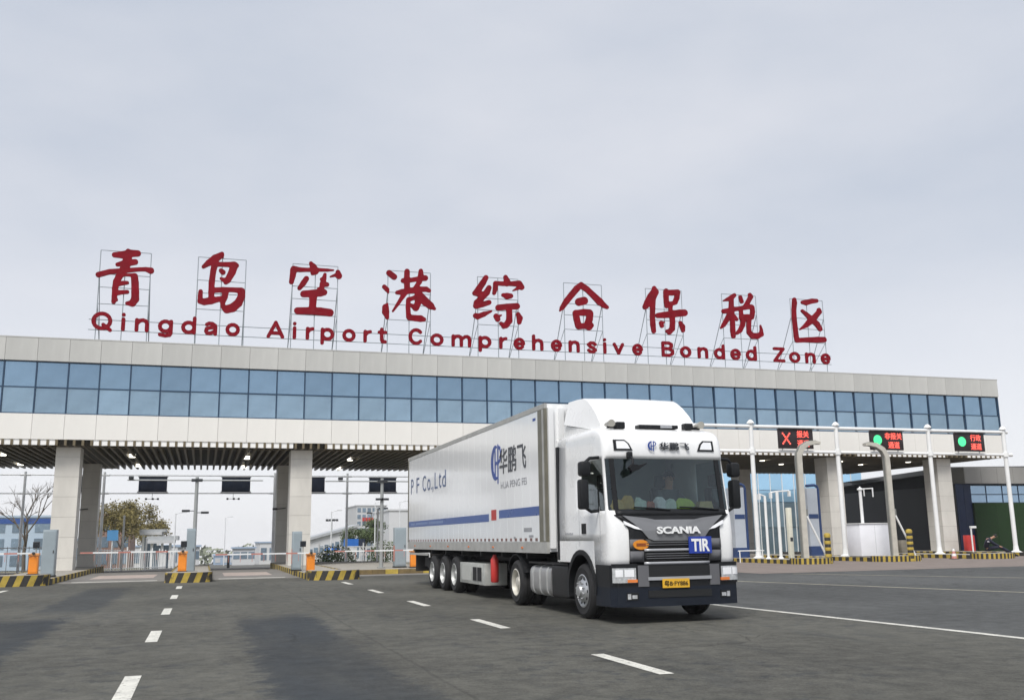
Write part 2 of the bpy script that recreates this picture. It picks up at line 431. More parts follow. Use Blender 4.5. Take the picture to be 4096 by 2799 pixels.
# end wall at the right: same glass band
for k in range(11):
    y = YF + .12 + P * k
    y1 = min(y + P - .024, YB - .12)
    box('frieze_panel', M_frieze, gate, XR - .04, XR + .03, y, y1, Z_FR, Z_WB)
    box('parapet_panel', M_panel, gate, XR - .04, XR + .03, y, y1, Z_WT, Z_PAR)
    box('window_pane', M_glass, gate, XR - .04, XR - .015, y + .03, y1 - .03, Z_WB + .035, Z_WM - .035)
    box('window_pane', M_glass, gate, XR - .04, XR - .015, y + .03, y1 - .03, Z_WM + .035, Z_WT - .035)
# soffit: white return strip behind the fin noses, dark ceiling, fins
MB().box(XL, XR, YF + .9, YB - .12, Z_FR + .005, Z_FR + .11).build('ceiling', M_ceil, gate)
cols = [(-29.5 + .2, 0), (-18.1, 0), (-6.81, 1), (5.02, 1), (16.6, 1), (28.2, 1), (39.6, 1), (48.45, 1)]
cols = [(x) for x, _ in cols]
edges = [XL + .1] + [e for x in cols if x > XL for e in (x - .55, x + 1.25)] + [XR - .1]
for i in range(0, len(edges) - 1, 2):
    if edges[i + 1] - edges[i] > .3:
        MB().box(edges[i], edges[i + 1], YF + .045, YF + .099, Z_FIN + .005, Z_FR - .003).build('white_return', M_soff, gate)
for x in cols:
    MB().box(x - .5, x + 1.2, YF + .25, YB - .3, Z_FIN + .02, Z_FR + .004).build('cross_beam', M_ceil, gate)
me_fin = MB().box(-.06, .06, 0, YB - YF - .1, 0, Z_FR - Z_FIN - .004).mesh('ceiling_fin', M_fin)
x = XL + .2
while x < XR - .1:
    link_mesh('ceiling_fin', me_fin, gate, (x, YF + .01, Z_FIN))
    x += .41
# columns: clad shafts in pieces with joints
def column(x, y, w, d, z1):
    c = MB().box(x - w / 2 + .02, x + w / 2 - .02, y + .02, y + d - .02, -.3, z1 - .02).build('column', M_colj, gate)
    zz = -.2; k = 0
    while zz < z1 - .1:
        h = min(1.02, z1 - zz - .01)
        box('cladding_panel', M_colm, c, x - w / 2, x + w / 2, y, y + d, zz + .006, zz + h - .006)
        zz += 1.02; k += 1
for x in cols:
    column(x, 54.0, 1.16, 1.35, Z_FIN)
    if x < 45: column(x, 65.2, 1.0, 1.2, Z_FIN)
for X_, Y_ in [(-17.4, 59.6), (-10.85, 59.6), (-4.13, 59.9), (2.34, 60.3), (8.62, 60.6), (15.2, 60.4), (21.8, 60.4), (33.1, 60.4), (39.68, 60.3), (46.2, 59.9), (-17.6, 66.9), (-11.12, 66.8), (-4.24, 67.4), (2.48, 68), (8.95, 68.4), (42.6, 57.4), (36.3, 57.4), (48.2, 57.2)]:
    MB().lathe([(-.09, .0), (-.09, .17), (.10, .19)], (X_, Y_, Z_FIN + .06), 'z', 16).build('downlight', M_dlight, gate)
MB().box(XL + .5, XR - .5, YF + .9, YF + .98, Z_FIN - .03, Z_FIN - .001).build('edge_channel', M_fin, gate)

# ------------------------------------------------ roof sign
CHARS = {'青':(-4.66,[(-1.26,17.04),(1.25,17.07),(-1.25,14.05),(1.26,14.09)],[[(-0.58,16.82,0.138),(-0.21,16.85,0.188),(0.19,16.96,0.201),(0.58,16.99,0.171)],[(0.09,17.1,0.113),(0.11,16.92,0.201)],[(-0.4,16.29,0.106),(0.01,16.4,0.188),(0.48,16.5,0.156)],[(0.08,16.78,0.226),(0.06,16.43,0.214),(-0.03,16.08,0.239)],[(-1.31,15.66,0.146),(-0.77,15.86,0.138),(-0.01,15.98,0.131),(0.72,16.1,0.106),(1.04,16.13,0.113),(1.3,16.07,0.176)],[(-0.28,15.61,0.176),(-0.4,15.34,0.163),(-0.44,14.94,0.151),(-0.45,14.5,0.126),(-0.47,14.21,0.113)],[(-0.45,14.5,0.126),(-0.34,14.33,0.088)],[(-0.33,15.64,0.138),(0.0,15.74,0.07),(0.38,15.76,0.088)],[(0.49,15.69,0.181),(0.54,15.35,0.188),(0.58,14.82,0.196),(0.6,14.43,0.201),(0.47,14.19,0.181),(0.21,14.17,0.1)],[(-0.3,15.21,0.126),(-0.07,15.28,0.113),(0.15,15.31,0.095)],[(-0.36,14.72,0.151),(-0.06,14.77,0.106),(0.18,14.8,0.106)]]),'岛':(0.36,[(-1.22,17.06),(1.26,17.07),(-1.2,14.09),(1.29,14.13)],[[(-1.0,16.49,0.1),(-0.72,16.74,0.171),(-0.38,17.01,0.223),(-0.08,17.24,0.158),(-0.04,17.32,0.105)],[(-0.08,17.24,0.131),(0.01,17.11,0.053)],[(-0.39,16.77,0.184),(-0.47,16.27,0.158),(-0.52,15.61,0.163),(-0.52,15.07,0.158),(-0.5,14.72,0.158)],[(-0.31,16.69,0.131),(0.19,16.71,0.131),(0.6,16.73,0.158),(0.78,16.69,0.118)],[(0.63,16.68,0.223),(0.54,16.29,0.197),(0.33,15.83,0.171),(0.23,15.69,0.131)],[(0.28,15.78,0.158),(0.08,15.82,0.105),(-0.05,15.89,0.066)],[(-0.06,16.34,0.118),(0.05,16.25,0.145)],[(-0.45,15.18,0.145),(0.1,15.25,0.145),(0.61,15.28,0.126),(1.06,15.27,0.158)],[(1.08,15.21,0.21),(1.1,14.93,0.197),(0.94,14.54,0.223),(0.65,14.25,0.237),(0.35,14.15,0.223),(0.18,14.25,0.145)],[(0.23,15.17,0.184),(0.21,14.85,0.158),(0.11,14.52,0.131),(0.12,14.3,0.118)],[(-1.08,14.52,0.145),(-0.87,14.5,0.184),(-0.5,14.59,0.197),(-0.13,14.69,0.145),(0.17,14.74,0.158)],[(-1.08,15.07,0.118),(-1.09,14.82,0.126),(-1.08,14.52,0.137)]]),'空':(5.5,[(-1.3,17.1),(1.26,17.12),(-1.28,14.0),(1.27,14.09)],[[(-0.28,17.13,0.109),(-0.14,16.92,0.192),(-0.05,16.7,0.233),(-0.16,16.55,0.123)],[(-1.23,16.73,0.17),(-0.88,16.7,0.131),(-0.4,16.73,0.109),(0.13,16.77,0.104),(0.67,16.79,0.082),(1.02,16.81,0.041)],[(-1.24,16.67,0.192),(-1.28,16.3,0.164),(-1.34,15.95,0.137)],[(1.27,16.71,0.137),(1.33,16.49,0.186)],[(1.22,16.56,0.109),(0.84,16.41,0.041)],[(-0.51,16.2,0.151),(-0.67,15.93,0.159),(-0.88,15.62,0.123)],[(0.53,16.52,0.096),(0.48,16.26,0.137),(0.42,15.97,0.164),(0.35,15.69,0.123)],[(0.33,16.23,0.082),(0.47,16.23,0.123)],[(0.42,15.94,0.164),(0.66,15.93,0.131)],[(-0.64,15.29,0.192),(-0.15,15.35,0.205),(0.3,15.43,0.219),(0.51,15.46,0.178)],[(-0.1,15.27,0.233),(-0.11,14.85,0.197),(-0.13,14.49,0.205)],[(-1.05,14.33,0.096),(-0.95,14.29,0.192),(-0.34,14.32,0.205),(0.32,14.33,0.219),(0.86,14.28,0.219)],[(0.16,15.67,0.055),(0.4,15.69,0.109)]]),'港':(10.99,[(-1.26,17.08),(1.32,17.09),(-1.3,14.09),(1.25,14.12)],[[(-1.23,16.88,0.171),(-0.93,16.66,0.177)],[(-1.51,16.02,0.129),(-1.34,15.86,0.129),(-1.26,15.66,0.043)],[(-1.31,15.03,0.043),(-1.42,14.8,0.186),(-1.41,14.51,0.206),(-1.31,14.18,0.109)],[(-0.16,17.05,0.157),(-0.17,16.54,0.171),(-0.15,16.02,0.171)],[(0.67,17.14,0.129),(0.67,16.83,0.171),(0.59,16.45,0.143),(0.35,16.08,0.129),(0.23,15.93,0.114)],[(-0.39,16.47,0.143),(0.06,16.53,0.129),(0.57,16.65,0.143),(0.94,16.72,0.171)],[(-0.75,15.72,0.109),(-0.45,15.77,0.171),(0.06,15.89,0.171),(0.58,16.0,0.171),(1.0,16.04,0.149),(1.18,15.96,0.114)],[(-0.25,15.78,0.171),(-0.44,15.46,0.129),(-0.69,15.04,0.1),(-0.98,14.59,0.063)],[(0.4,15.91,0.171),(0.66,15.58,0.229),(0.95,15.28,0.243),(1.27,15.04,0.214),(1.52,14.87,0.08)],[(-0.05,15.34,0.143),(0.21,15.44,0.114),(0.46,15.57,0.157)],[(0.49,15.54,0.2),(0.52,15.2,0.186),(0.38,14.87,0.2)],[(0.04,15.03,0.091),(0.32,14.9,0.157)],[(-0.07,15.31,0.129),(-0.09,14.88,0.129),(-0.05,14.31,0.143)],[(-0.01,14.27,0.166),(0.36,14.24,0.177),(0.67,14.23,0.194),(0.87,14.19,0.129)]]),'综':(16.47,[(-1.33,17.09),(1.32,17.11),(-1.29,14.11),(1.3,14.14)],[[(-0.78,17.01,0.155),(-0.98,16.66,0.185),(-1.22,16.29,0.194),(-1.49,15.99,0.143)],[(-0.59,16.39,0.155),(-0.74,16.08,0.194),(-1.04,15.74,0.179),(-1.34,15.4,0.209),(-1.43,15.21,0.164)],[(-1.49,15.99,0.143),(-1.04,15.94,0.194)],[(-1.4,15.19,0.164),(-0.99,15.33,0.164),(-0.6,15.47,0.149)],[(-1.44,14.6,0.164),(-1.32,14.55,0.164),(-0.91,14.73,0.149),(-0.46,14.93,0.06)],[(0.47,17.13,0.134),(0.56,16.88,0.194),(0.56,16.67,0.119)],[(-0.17,16.7,0.134),(0.31,16.7,0.134),(0.77,16.73,0.134),(1.32,16.77,0.194)],[(-0.17,16.68,0.149),(-0.19,16.35,0.149),(-0.27,16.07,0.113)],[(1.35,16.76,0.194),(1.5,16.56,0.173)],[(1.31,16.51,0.119),(0.94,16.31,0.042)],[(0.3,15.99,0.113),(0.55,15.94,0.194),(0.79,15.96,0.149)],[(-0.01,15.18,0.185),(0.54,15.27,0.185),(1.17,15.34,0.194)],[(0.67,15.19,0.185),(0.68,14.78,0.179),(0.67,14.4,0.194),(0.46,14.12,0.185),(0.31,14.02,0.134)],[(0.34,14.08,0.149),(0.13,14.22,0.104)],[(-0.16,14.64,0.164),(-0.06,14.46,0.164)],[(-0.1,14.59,0.119),(0.17,14.72,0.045)],[(1.24,14.84,0.134),(1.34,14.61,0.185),(1.31,14.34,0.134)]]),'合':(22.04,[(-1.32,17.08),(1.32,17.12),(-1.31,14.1),(1.24,14.13)],[[(-0.14,17.01,0.146),(-0.42,16.73,0.204),(-0.78,16.31,0.198),(-1.15,15.86,0.189),(-1.45,15.42,0.146),(-1.59,15.23,0.058)],[(-0.11,16.92,0.204),(0.24,16.72,0.189),(0.64,16.37,0.198),(1.08,15.97,0.233),(1.34,15.76,0.175),(1.58,15.63,0.116)],[(-0.32,15.86,0.248),(0.04,15.96,0.248)],[(-0.55,15.13,0.204),(-0.5,14.77,0.204),(-0.4,14.33,0.204)],[(-0.52,15.14,0.175),(-0.02,15.22,0.204),(0.37,15.22,0.204)],[(0.4,15.16,0.218),(0.35,14.79,0.218),(0.19,14.39,0.218)],[(-0.37,14.3,0.189),(0.04,14.35,0.175),(0.31,14.31,0.218),(0.45,14.41,0.175)]]),'保':(27.65,[(-1.31,17.11),(1.3,17.23),(-1.3,14.16),(1.26,14.12)],[[(-0.7,17.1,0.141),(-0.66,16.86,0.254),(-0.9,16.49,0.296),(-1.18,16.09,0.254),(-1.4,15.81,0.169)],[(-0.83,16.28,0.184),(-0.87,15.76,0.169),(-0.91,15.22,0.169),(-0.9,14.68,0.175),(-0.86,14.26,0.147)],[(0.14,16.99,0.141),(0.12,16.63,0.175),(0.13,16.23,0.169),(0.14,15.96,0.141)],[(0.13,16.85,0.184),(0.57,16.88,0.184),(0.96,16.93,0.184)],[(0.96,16.91,0.169),(0.89,16.55,0.175),(0.75,16.26,0.169)],[(0.18,16.09,0.169),(0.5,16.14,0.141),(0.77,16.24,0.141)],[(0.41,16.0,0.141),(0.39,15.7,0.127),(0.49,15.3,0.184),(0.5,14.89,0.175),(0.45,14.49,0.184),(0.23,14.26,0.169),(0.09,14.31,0.119)],[(-0.53,15.3,0.164),(-0.09,15.36,0.198),(0.5,15.45,0.226),(1.03,15.55,0.226),(1.39,15.59,0.22)],[(-0.32,14.82,0.141),(-0.27,14.64,0.136)],[(-0.29,14.82,0.113),(-0.08,14.89,0.042)],[(1.06,14.9,0.127),(1.19,14.66,0.184),(1.22,14.42,0.136)]]),'税':(33.16,[(-1.31,17.02),(1.33,17.1),(-1.28,14.09),(1.27,14.14)],[[(-0.38,17.0,0.136),(-0.6,16.83,0.163),(-0.89,16.69,0.122),(-1.21,16.58,0.049)],[(-0.62,16.7,0.158),(-0.66,16.14,0.177),(-0.65,15.63,0.19),(-0.63,15.12,0.169),(-0.65,14.61,0.177),(-0.63,14.23,0.158)],[(-1.25,15.86,0.15),(-0.89,15.92,0.163),(-0.43,16.05,0.15),(-0.03,16.12,0.136)],[(-0.82,15.67,0.177),(-1.07,15.27,0.163),(-1.31,14.93,0.136),(-1.51,14.73,0.068)],[(-0.46,15.56,0.109),(-0.3,15.36,0.109)],[(0.07,16.9,0.122),(0.15,16.6,0.136)],[(0.8,17.1,0.136),(0.86,16.98,0.163),(0.64,16.63,0.15),(0.41,16.28,0.163)],[(-0.03,16.12,0.136),(0.41,16.23,0.163),(0.84,16.3,0.15)],[(0.92,16.26,0.15),(0.93,15.97,0.163),(0.85,15.63,0.163)],[(0.05,16.05,0.136),(0.05,15.72,0.136),(0.1,15.41,0.15)],[(0.1,15.51,0.218),(0.5,15.54,0.218),(0.82,15.58,0.177)],[(0.2,15.34,0.163),(0.1,15.0,0.163),(-0.1,14.64,0.15),(-0.34,14.44,0.109)],[(0.6,15.36,0.177),(0.56,14.93,0.158),(0.56,14.54,0.169),(0.79,14.32,0.196),(1.16,14.32,0.196),(1.48,14.46,0.163),(1.5,14.77,0.095),(1.45,15.05,0.049)]]),'区':(38.37,[(-1.08,17.05),(1.31,17.06),(-1.15,14.14),(1.24,14.21)],[[(-0.36,16.84,0.13),(-0.07,16.84,0.189),(0.37,16.97,0.168),(0.75,17.01,0.135)],[(-1.0,16.98,0.149),(-1.0,16.77,0.176),(-1.09,16.27,0.162),(-1.11,15.64,0.168),(-1.08,15.02,0.168),(-1.06,14.47,0.176),(-1.03,14.2,0.162)],[(-1.03,14.18,0.157),(-0.29,14.25,0.162),(0.57,14.3,0.195),(1.11,14.33,0.189)],[(0.89,16.38,0.149),(0.91,16.26,0.176),(0.56,15.91,0.189),(0.16,15.58,0.23),(-0.21,15.26,0.162),(-0.71,14.95,0.054)],[(-0.44,16.24,0.108),(-0.14,16.02,0.149),(0.26,15.69,0.203),(0.66,15.38,0.203),(0.86,15.07,0.176)]])}
def char_mesh(strokes, name, m, depth=.11, res=.02, k=.03):
    P_ = np.array([(x, z, r) for s in strokes for x, z, r in s])
    pad = P_[:, 2].max() + 3 * res; lo = P_[:, :2].min(0) - pad; hi = P_[:, :2].max(0) + pad
    nx_, nz_ = int((hi[0] - lo[0]) / res), int((hi[1] - lo[1]) / res)
    gx, gz = np.meshgrid(lo[0] + res * np.arange(nx_), lo[1] + res * np.arange(nz_), indexing='ij')
    D = np.full(gx.shape, 9.0)
    for s in strokes:
        for (x0, z0, r0), (x1, z1, r1) in zip(s[:-1], s[1:]):
            dx, dz = x1 - x0, z1 - z0; q = dx * dx + dz * dz + 1e-9
            t = np.clip(((gx - x0) * dx + (gz - z0) * dz) / q, 0, 1)
            d = np.hypot(gx - x0 - t * dx, gz - z0 - t * dz) - (r0 + (r1 - r0) * t)
            h = np.clip(.5 + .5 * (D - d) / k, 0, 1)
            D = D * (1 - h) + d * h - k * h * (1 - h)
    D -= .12 * res
    nxt = {}
    def ip(a, b):
        (i, j), (k, l) = a, b; va, vb = D[i, j], D[k, l]; t = va / (va - vb)
        return (lo[0] + res * (i + (k - i) * t), lo[1] + res * (j + (l - j) * t))
    pos = {}
    for i in range(nx_ - 1):
        row = D[i:i + 2]
        for j in range(nz_ - 1):
            c = [(i, j), (i + 1, j), (i + 1, j + 1), (i, j + 1)]
            s = [D[a] < 0 for a in c]
            if all(s) or not any(s): continue
            ent = []; ext = []
            for q_ in range(4):
                a, b = c[q_], c[(q_ + 1) % 4]; sa, sb = s[q_], s[(q_ + 1) % 4]
                if sa != sb:
                    key = tuple(sorted((a, b)))
                    if key not in pos: pos[key] = ip(a, b)
                    (ext if sa else ent).append(key)
            for e1, e2 in zip(ext, ent): nxt[e1] = e2
    loops = []
    while nxt:
        st, cur = next(iter(nxt.items())); lp = [st]; del nxt[st]
        while cur != st and cur in nxt:
            lp.append(cur); cur = nxt.pop(cur)
        if len(lp) > 12: loops.append(np.array([pos[q_] for q_ in lp]))
    cu = bpy.data.curves.new('c', 'CURVE'); cu.dimensions = '2D'; cu.fill_mode = 'BOTH'; cu.extrude = depth / 2
    for lp in loops:
        for _ in range(2): lp = (np.roll(lp, 1, 0) + 2 * lp + np.roll(lp, -1, 0)) / 4
        lp = lp[::3] if len(lp) > 90 else (lp[::2] if len(lp) > 30 else lp)
        sp_ = cu.splines.new('POLY'); sp_.points.add(len(lp) - 1); sp_.use_cyclic_u = True
        for p_, (a, b) in zip(sp_.points, lp): p_.co = (a, b, 0, 1)
    return xf_mesh(obj_to_mesh(cu, name, m), FRONT)
YS = 54.0
ROOFZ = Z_PAR - .38
which = ['first from the left, above the letters Qin', 'second from the left, above the letters dao', 'third from the left, above the word Airport', 'fourth from the left, above the start of Comprehensive',
         'fifth from the left, above the letters mpre', 'sixth from the left, peaked like a roof', 'seventh from the left, beside the gap before Bonded', 'eighth from the left, above the end of Bonded', 'last on the right, above the word Zone']
for k, (ch, (cx, fr, st)) in enumerate(CHARS.items()):
    t = thing('sign_character', (cx, YS, ROOFZ), 'large dark red rooftop character ' + ch + ', ' + which[k], 'sign character', 'red characters of the rooftop sign')
    me = char_mesh(st, 'character', M_red)
    link_mesh('character', me, t, (cx, YS - .10, 0))
    b = MB(); xl, xr = cx - 1.28, cx + 1.28
    for xx in (xl, cx, xr): b.cyl((xx, YS, ROOFZ), (xx, YS, 17.07), .025, n=6)
    for zz in (17.07, 15.75, 15.02, 14.1): b.cyl((xl, YS, zz), (xr, YS, zz), .02, n=6)
    b.build('support_frame', M_pipe, t)
    for xx in (xl, xr):
        MB().cyl((xx, YS + .03, 15.75), (xx, YS + 2.6, ROOFZ), .025, n=6).build('rear_brace', M_pipe, t); MB().cyl((xx, YS + .03, 14.1), (xx, YS + 2.1, 12.3), .018, n=6).build('rear_brace', M_pipe, t)
LET = [('Q', -6.16, 1.03), ('i', -4.69, .22), ('n', -4.0, .71), ('g', -2.83, .77), ('d', -1.64, .78), ('a', -.44, .69), ('o', .68, .77), ('A', 2.89, .97), ('i', 4.3, .23), ('r', 5.04, .47), ('p', 5.87, .77), ('o', 7.1, .76), ('r', 8.31, .48), ('t', 9.15, .52), ('C', 10.95, .9), ('o', 12.25, .8), ('m', 13.54, 1.2), ('p', 15.21, .79), ('r', 16.5, .5), ('e', 17.41, .72), ('h', 18.59, .72), ('e', 19.81, .72), ('n', 20.97, .72), ('s', 22.19, .65), ('i', 23.27, .22), ('v', 23.93, .76), ('e', 25.26, .72), ('B', 27.3, .86), ('o', 28.6, .79), ('n', 29.86, .74), ('d', 31.05, .78), ('e', 32.25, .76), ('d', 33.4, .79), ('Z', 35.46, .88), ('o', 36.68, .83), ('n', 37.92, .78), ('e', 39.14, .74)]
def glyph(ch, w):
    r = .098; xh, cap = .75, 1.0
    L_, Q_, B_, T_, C_ = r, w - r, r, xh - r, cap - r
    def el(cx, cy, rx, ry, a0=0, a1=360, n=14):
        return [(cx + rx * math.cos(R(a0 + (a1 - a0) * k / n)), cy + ry * math.sin(R(a0 + (a1 - a0) * k / n))) for k in range(n + 1)]
    mx_, my_ = w / 2, xh / 2
    ring = el(mx_, my_, w / 2 - r, my_ - r)
    S = {'o': [ring], 'Q': [el(mx_, .5, w / 2 - r, .5 - r, n=20), [(w * .58, .30), (w * .92, .02)]], 'C': [el(mx_, .5, w / 2 - r, .5 - r, 42, 318, 16)],
         'e': [el(mx_, my_, w / 2 - r, my_ - r, 0, 318, 14), [(L_, my_), (Q_, my_)]],
         'a': [[(L_ + .03, T_ - .06), (w * .36, T_ + .01), (w * .6, T_), (Q_ - .02, T_ - .10), (Q_, T_ - .2), (Q_, B_ - .02)], [(Q_, .43), (w * .5, .43), (L_ + .03, .36), (L_, .22), (L_ + .06, .12), (w * .42, B_), (Q_ - .02, .22)]],
         'n': [[(L_, B_), (L_, T_)], [(L_, T_ - .2), (w * .36, T_ - .03), (w * .58, T_), (Q_ - .04, T_ - .06), (Q_, T_ - .2), (Q_, B_)]],
         'r': [[(L_, B_), (L_, T_)], [(L_, T_ - .22), (w * .5, T_ - .05), (w - r * .9, T_)]],
         'h': [[(L_, B_), (L_, C_)], [(L_, T_ - .2), (w * .36, T_ - .03), (w * .58, T_), (Q_ - .04, T_ - .06), (Q_, T_ - .2), (Q_, B_)]],
         'm': [[(L_, B_), (L_, T_)], [(L_, T_ - .2), (w * .22, T_ - .02), (w * .36, T_), (w * .5 - .03, T_ - .06), (w * .5, T_ - .2), (w * .5, B_)], [(w * .5, T_ - .2), (w * .68, T_ - .02), (w * .80, T_), (Q_ - .03, T_ - .06), (Q_, T_ - .2), (Q_, B_)]],
         'i': [[(w / 2, B_), (w / 2, T_)], [(w / 2, C_), (w / 2, C_ - .01)]],
         'd': [[(Q_, B_), (Q_, C_)], ring], 'p': [[(L_, -.24 + r), (L_, T_)], ring],
         'g': [[(Q_, T_), (Q_, .0), (Q_ - .06, -.10), (mx_, -.24 + r), (L_ + .02, -.09)], ring],
         't': [[(w * .42, .93 - r), (w * .42, .22), (w * .52, B_ + .01), (Q_, B_)], [(L_ * .8, T_), (w - r * .8, T_)]],
         's': [[(Q_, T_ - .09), (w * .64, T_), (w * .36, T_), (L_, T_ - .10), (w * .36, my_ + .03), (w * .64, my_ - .03), (Q_, B_ + .10), (w * .64, B_), (w * .36, B_), (L_, B_ + .09)]],
         'v': [[(L_, T_), (mx_, B_), (Q_, T_)]],
         'A': [[(L_, B_), (mx_, C_), (Q_, B_)], [(w * .26, .30), (w * .74, .30)]],
         'B': [[(L_, B_), (L_, C_)], [(L_, C_), (w * .6, C_), (Q_ - .06, .82), (Q_ - .06, .68), (w * .6, .53), (L_, .53)], [(w * .6, .53), (Q_, .40), (Q_, .22), (w * .62, B_), (L_, B_)]],
         'Z': [[(L_, C_), (Q_, C_), (L_, B_), (Q_, B_)]]}[ch]
    return [[(x_, z_, r) for x_, z_ in s_] for s_ in S]
t = thing('english_sign', (16, YS, ROOFZ), 'row of dark red English letters reading Qingdao Airport Comprehensive Bonded Zone', 'sign')
HX = {'i': 1.02, 'd': 1.02, 'h': 1.02, 't': .93, 'Q': 1.10, 'A': 1.01, 'C': 1.03, 'B': 1.01, 'Z': 1.01}
for ch, lx, lw in LET:
    h = HX.get(ch, .77); base = 12.64
    if ch in 'gp': h = 1.0; base = 12.64 - .24
    if ch == 'Q': base = 12.57
    link_mesh('letter', char_mesh(glyph(ch, lw), 'letter', M_red, .10, .017, .012), t, (lx, YS - .08, 12.64))
for zz in (12.66, 13.22):
    MB().cyl((-6.3, YS - .01, zz), (40.0, YS - .01, zz), .022, n=6).build('rail', M_pipe, t)

# ------------------------------------------------ articulated lorry (local x right, y back from bumper, z up)
M_white = mat('white_truck_paint', (.84, .845, .84), .28, var=.03, coat=.6, rvar=.06)
M_grey = mat('dark_grey_grille_paint', (.13, .132, .142), .6, var=.08, spec=.2)
M_greyl = mat('grey_grille_bar', (.40, .41, .43), .38, metal=.3, var=.06)
M_blk = mat('black_plastic', (.012, .013, .015), .5, var=.15, spec=.25)
M_bump = mat('dark_blue_grey_bumper', (.012, .016, .025), .55, var=.12, scale=4, spec=.22)
M_mesh = mat('grille_mesh', (.008, .009, .010), .6, var=.3, scale=60)
M_rub = mat('tyre_rubber', (.017, .017, .018), .82, var=.25, scale=9, bump=.3, bscale=50)
M_alu = mat('cast_aluminium', (.52, .53, .54), .4, metal=.8, var=.1, scale=8)
M_steel = mat('painted_steel_rim', (.50, .51, .50), .45, metal=.4, var=.18, scale=6)
M_chas = mat('chassis_black', (.012, .012, .013), .65, var=.3, scale=5)
M_silv = mat('silver_tank', (.42, .42, .42), .42, metal=.6, var=.15, scale=4)
M_lens = mat('headlamp_lens', (.72, .74, .76), .12, metal=.5, var=.25, scale=25)
M_lensw = mat('white_lamp_glass', (.85, .86, .88), .2, var=.05)
M_amber = mat('amber_lamp', (.75, .22, .05), .25, var=.1)
M_blue = mat('logo_blue', (.015, .055, .28), .35, var=.05)
M_tirb = mat('tir_plate_blue', (.015, .045, .33), .4, var=.04)
M_ink = mat('logo_dark_grey', (.045, .05, .06), .4, var=.08)
M_inkl = mat('small_print_grey', (.32, .33, .35), .5)
M_plate = mat('yellow_plate', (.75, .42, .03), .4, var=.06)
M_sticker = mat('orange_sticker', (.72, .26, .02), .4, var=.06)
M_amber2 = mat('sticker_print_brown', (.25, .06, .01), .5, var=.3, scale=30)
M_lettw = mat('white_letter', (.85, .86, .86), .4, var=.03)
M_int = mat('cab_interior_grey', (.24, .26, .25), .8, var=.15)
M_dash = mat('dashboard_black', (.03, .032, .034), .6, var=.1)
def windscreen(name='tinted_windscreen', tint=(.76, .88, .86, 1)):
    m = bpy.data.materials.new(name); m.use_nodes = True; t = m.node_tree; nd = t.nodes; L = t.links
    nd.remove(nd['Principled BSDF'])
    tr = nd.new('ShaderNodeBsdfTransparent'); tr.inputs[0].default_value = tint
    gl = nd.new('ShaderNodeBsdfGlossy'); gl.inputs['Color'].default_value = (.85, .95, 1, 1); gl.inputs['Roughness'].default_value = .02
    fr = nd.new('ShaderNodeFresnel'); fr.inputs[0].default_value = 1.52
    mu = nd.new('ShaderNodeMath'); mu.operation = 'MULTIPLY_ADD'; mu.inputs[1].default_value = 1.25; mu.inputs[2].default_value = .02
    L.new(fr.outputs[0], mu.inputs[0])
    mxs = nd.new('ShaderNodeMixShader'); L.new(mu.outputs[0], mxs.inputs[0]); L.new(tr.outputs[0], mxs.inputs[1]); L.new(gl.outputs[0], mxs.inputs[2])
    L.new(mxs.outputs[0], nd['Material Output'].inputs[0])
    return m
M_wind = windscreen(); M_side = windscreen('clear_side_glass', (.90, .93, .93, 1))
TX, TY = 8.07, 15.72
tr = thing('tractor_unit', (TX, TY, 0), 'white cab-over tractor unit with blue TIR plate, facing the camera', 'truck')
def T(x, y, z): return (TX + x, TY + y, z)
class TB(MB):
    def build(s, name, m, parent=None, smooth=False, angle=35):
        s.v = [T(*v) for v in s.v]
        return MB.build(s, name, m, parent, smooth, angle)
HW = 1.245
def lerp_tab(tab, z):
    for (a, u), (b, v) in zip(tab[:-1], tab[1:]):
        if z <= b:
            k = (z - a) / (b - a) if z > a else 0
            return u + (v - u) * k
    return tab[-1][1]
YFR = [(.9, .04), (1.2, .0), (1.6, .01), (1.86, .07), (1.95, .12), (2.92, .27), (2.97, .24), (3.15, .27), (3.28, .30), (3.36, .36), (3.42, .46), (3.47, .66), (3.52, 1.0)]
HWT = [(.9, HW), (2.0, HW), (2.9, 1.225), (3.25, 1.215), (3.38, 1.205), (3.45, 1.18), (3.49, 1.12), (3.52, 1.0)]
RC = [(.9, .18), (1.5, .17), (1.95, .13), (2.9, .12), (3.3, .13), (3.52, .2)]
BOW = .045
def yfr(z): return lerp_tab(YFR, z)
def front(x, z, off=0.0):
    hw = lerp_tab(HWT, z); rc = lerp_tab(RC, z); xi = hw - rc
    if abs(x) <= xi: y = yfr(z) + BOW * (x / xi) ** 2; n = 0
    else:
        d = min(abs(x) - xi, rc * .999); y = yfr(z) + BOW + rc - math.sqrt(rc * rc - d * d)
    return (x, y - off, z)
SIDEY = [2.74, 2.12, 1.76, 1.40, 1.06, .80]
NA, FX = 6, 13
def outline(z):
    hw = lerp_tab(HWT, z); rc = lerp_tab(RC, z); xi = hw - rc; yf = yfr(z); ya = yf + BOW + rc
    half = []
    for i, y in enumerate(SIDEY): half.append((-hw, max(y, ya + .02 * (len(SIDEY) - i))))
    for k in range(NA + 1):
        a = math.pi + (math.pi / 2) * k / NA
        half.append((-xi + rc * math.cos(a), yf + BOW + rc + rc * math.sin(a)))
    fr = [(-xi + 2 * xi * k / (FX - 1), 0) for k in range(1, FX - 1)]
    fr = [(x, yf + BOW * (x / xi) ** 2) for x, _ in fr]
    return half + fr + [(-x, y) for x, y in reversed(half)]
ZR = [.95, 1.1, 1.25, 1.42, 1.55, 1.70, 1.86, 1.95, 2.07, 2.5, 2.88, 2.95, 3.05, 3.15, 3.24, 3.32, 3.38, 3.43, 3.47, 3.50, 3.52]
sec = [outline(z) for z in ZR]; NO = len(sec[0]); NS = len(SIDEY)
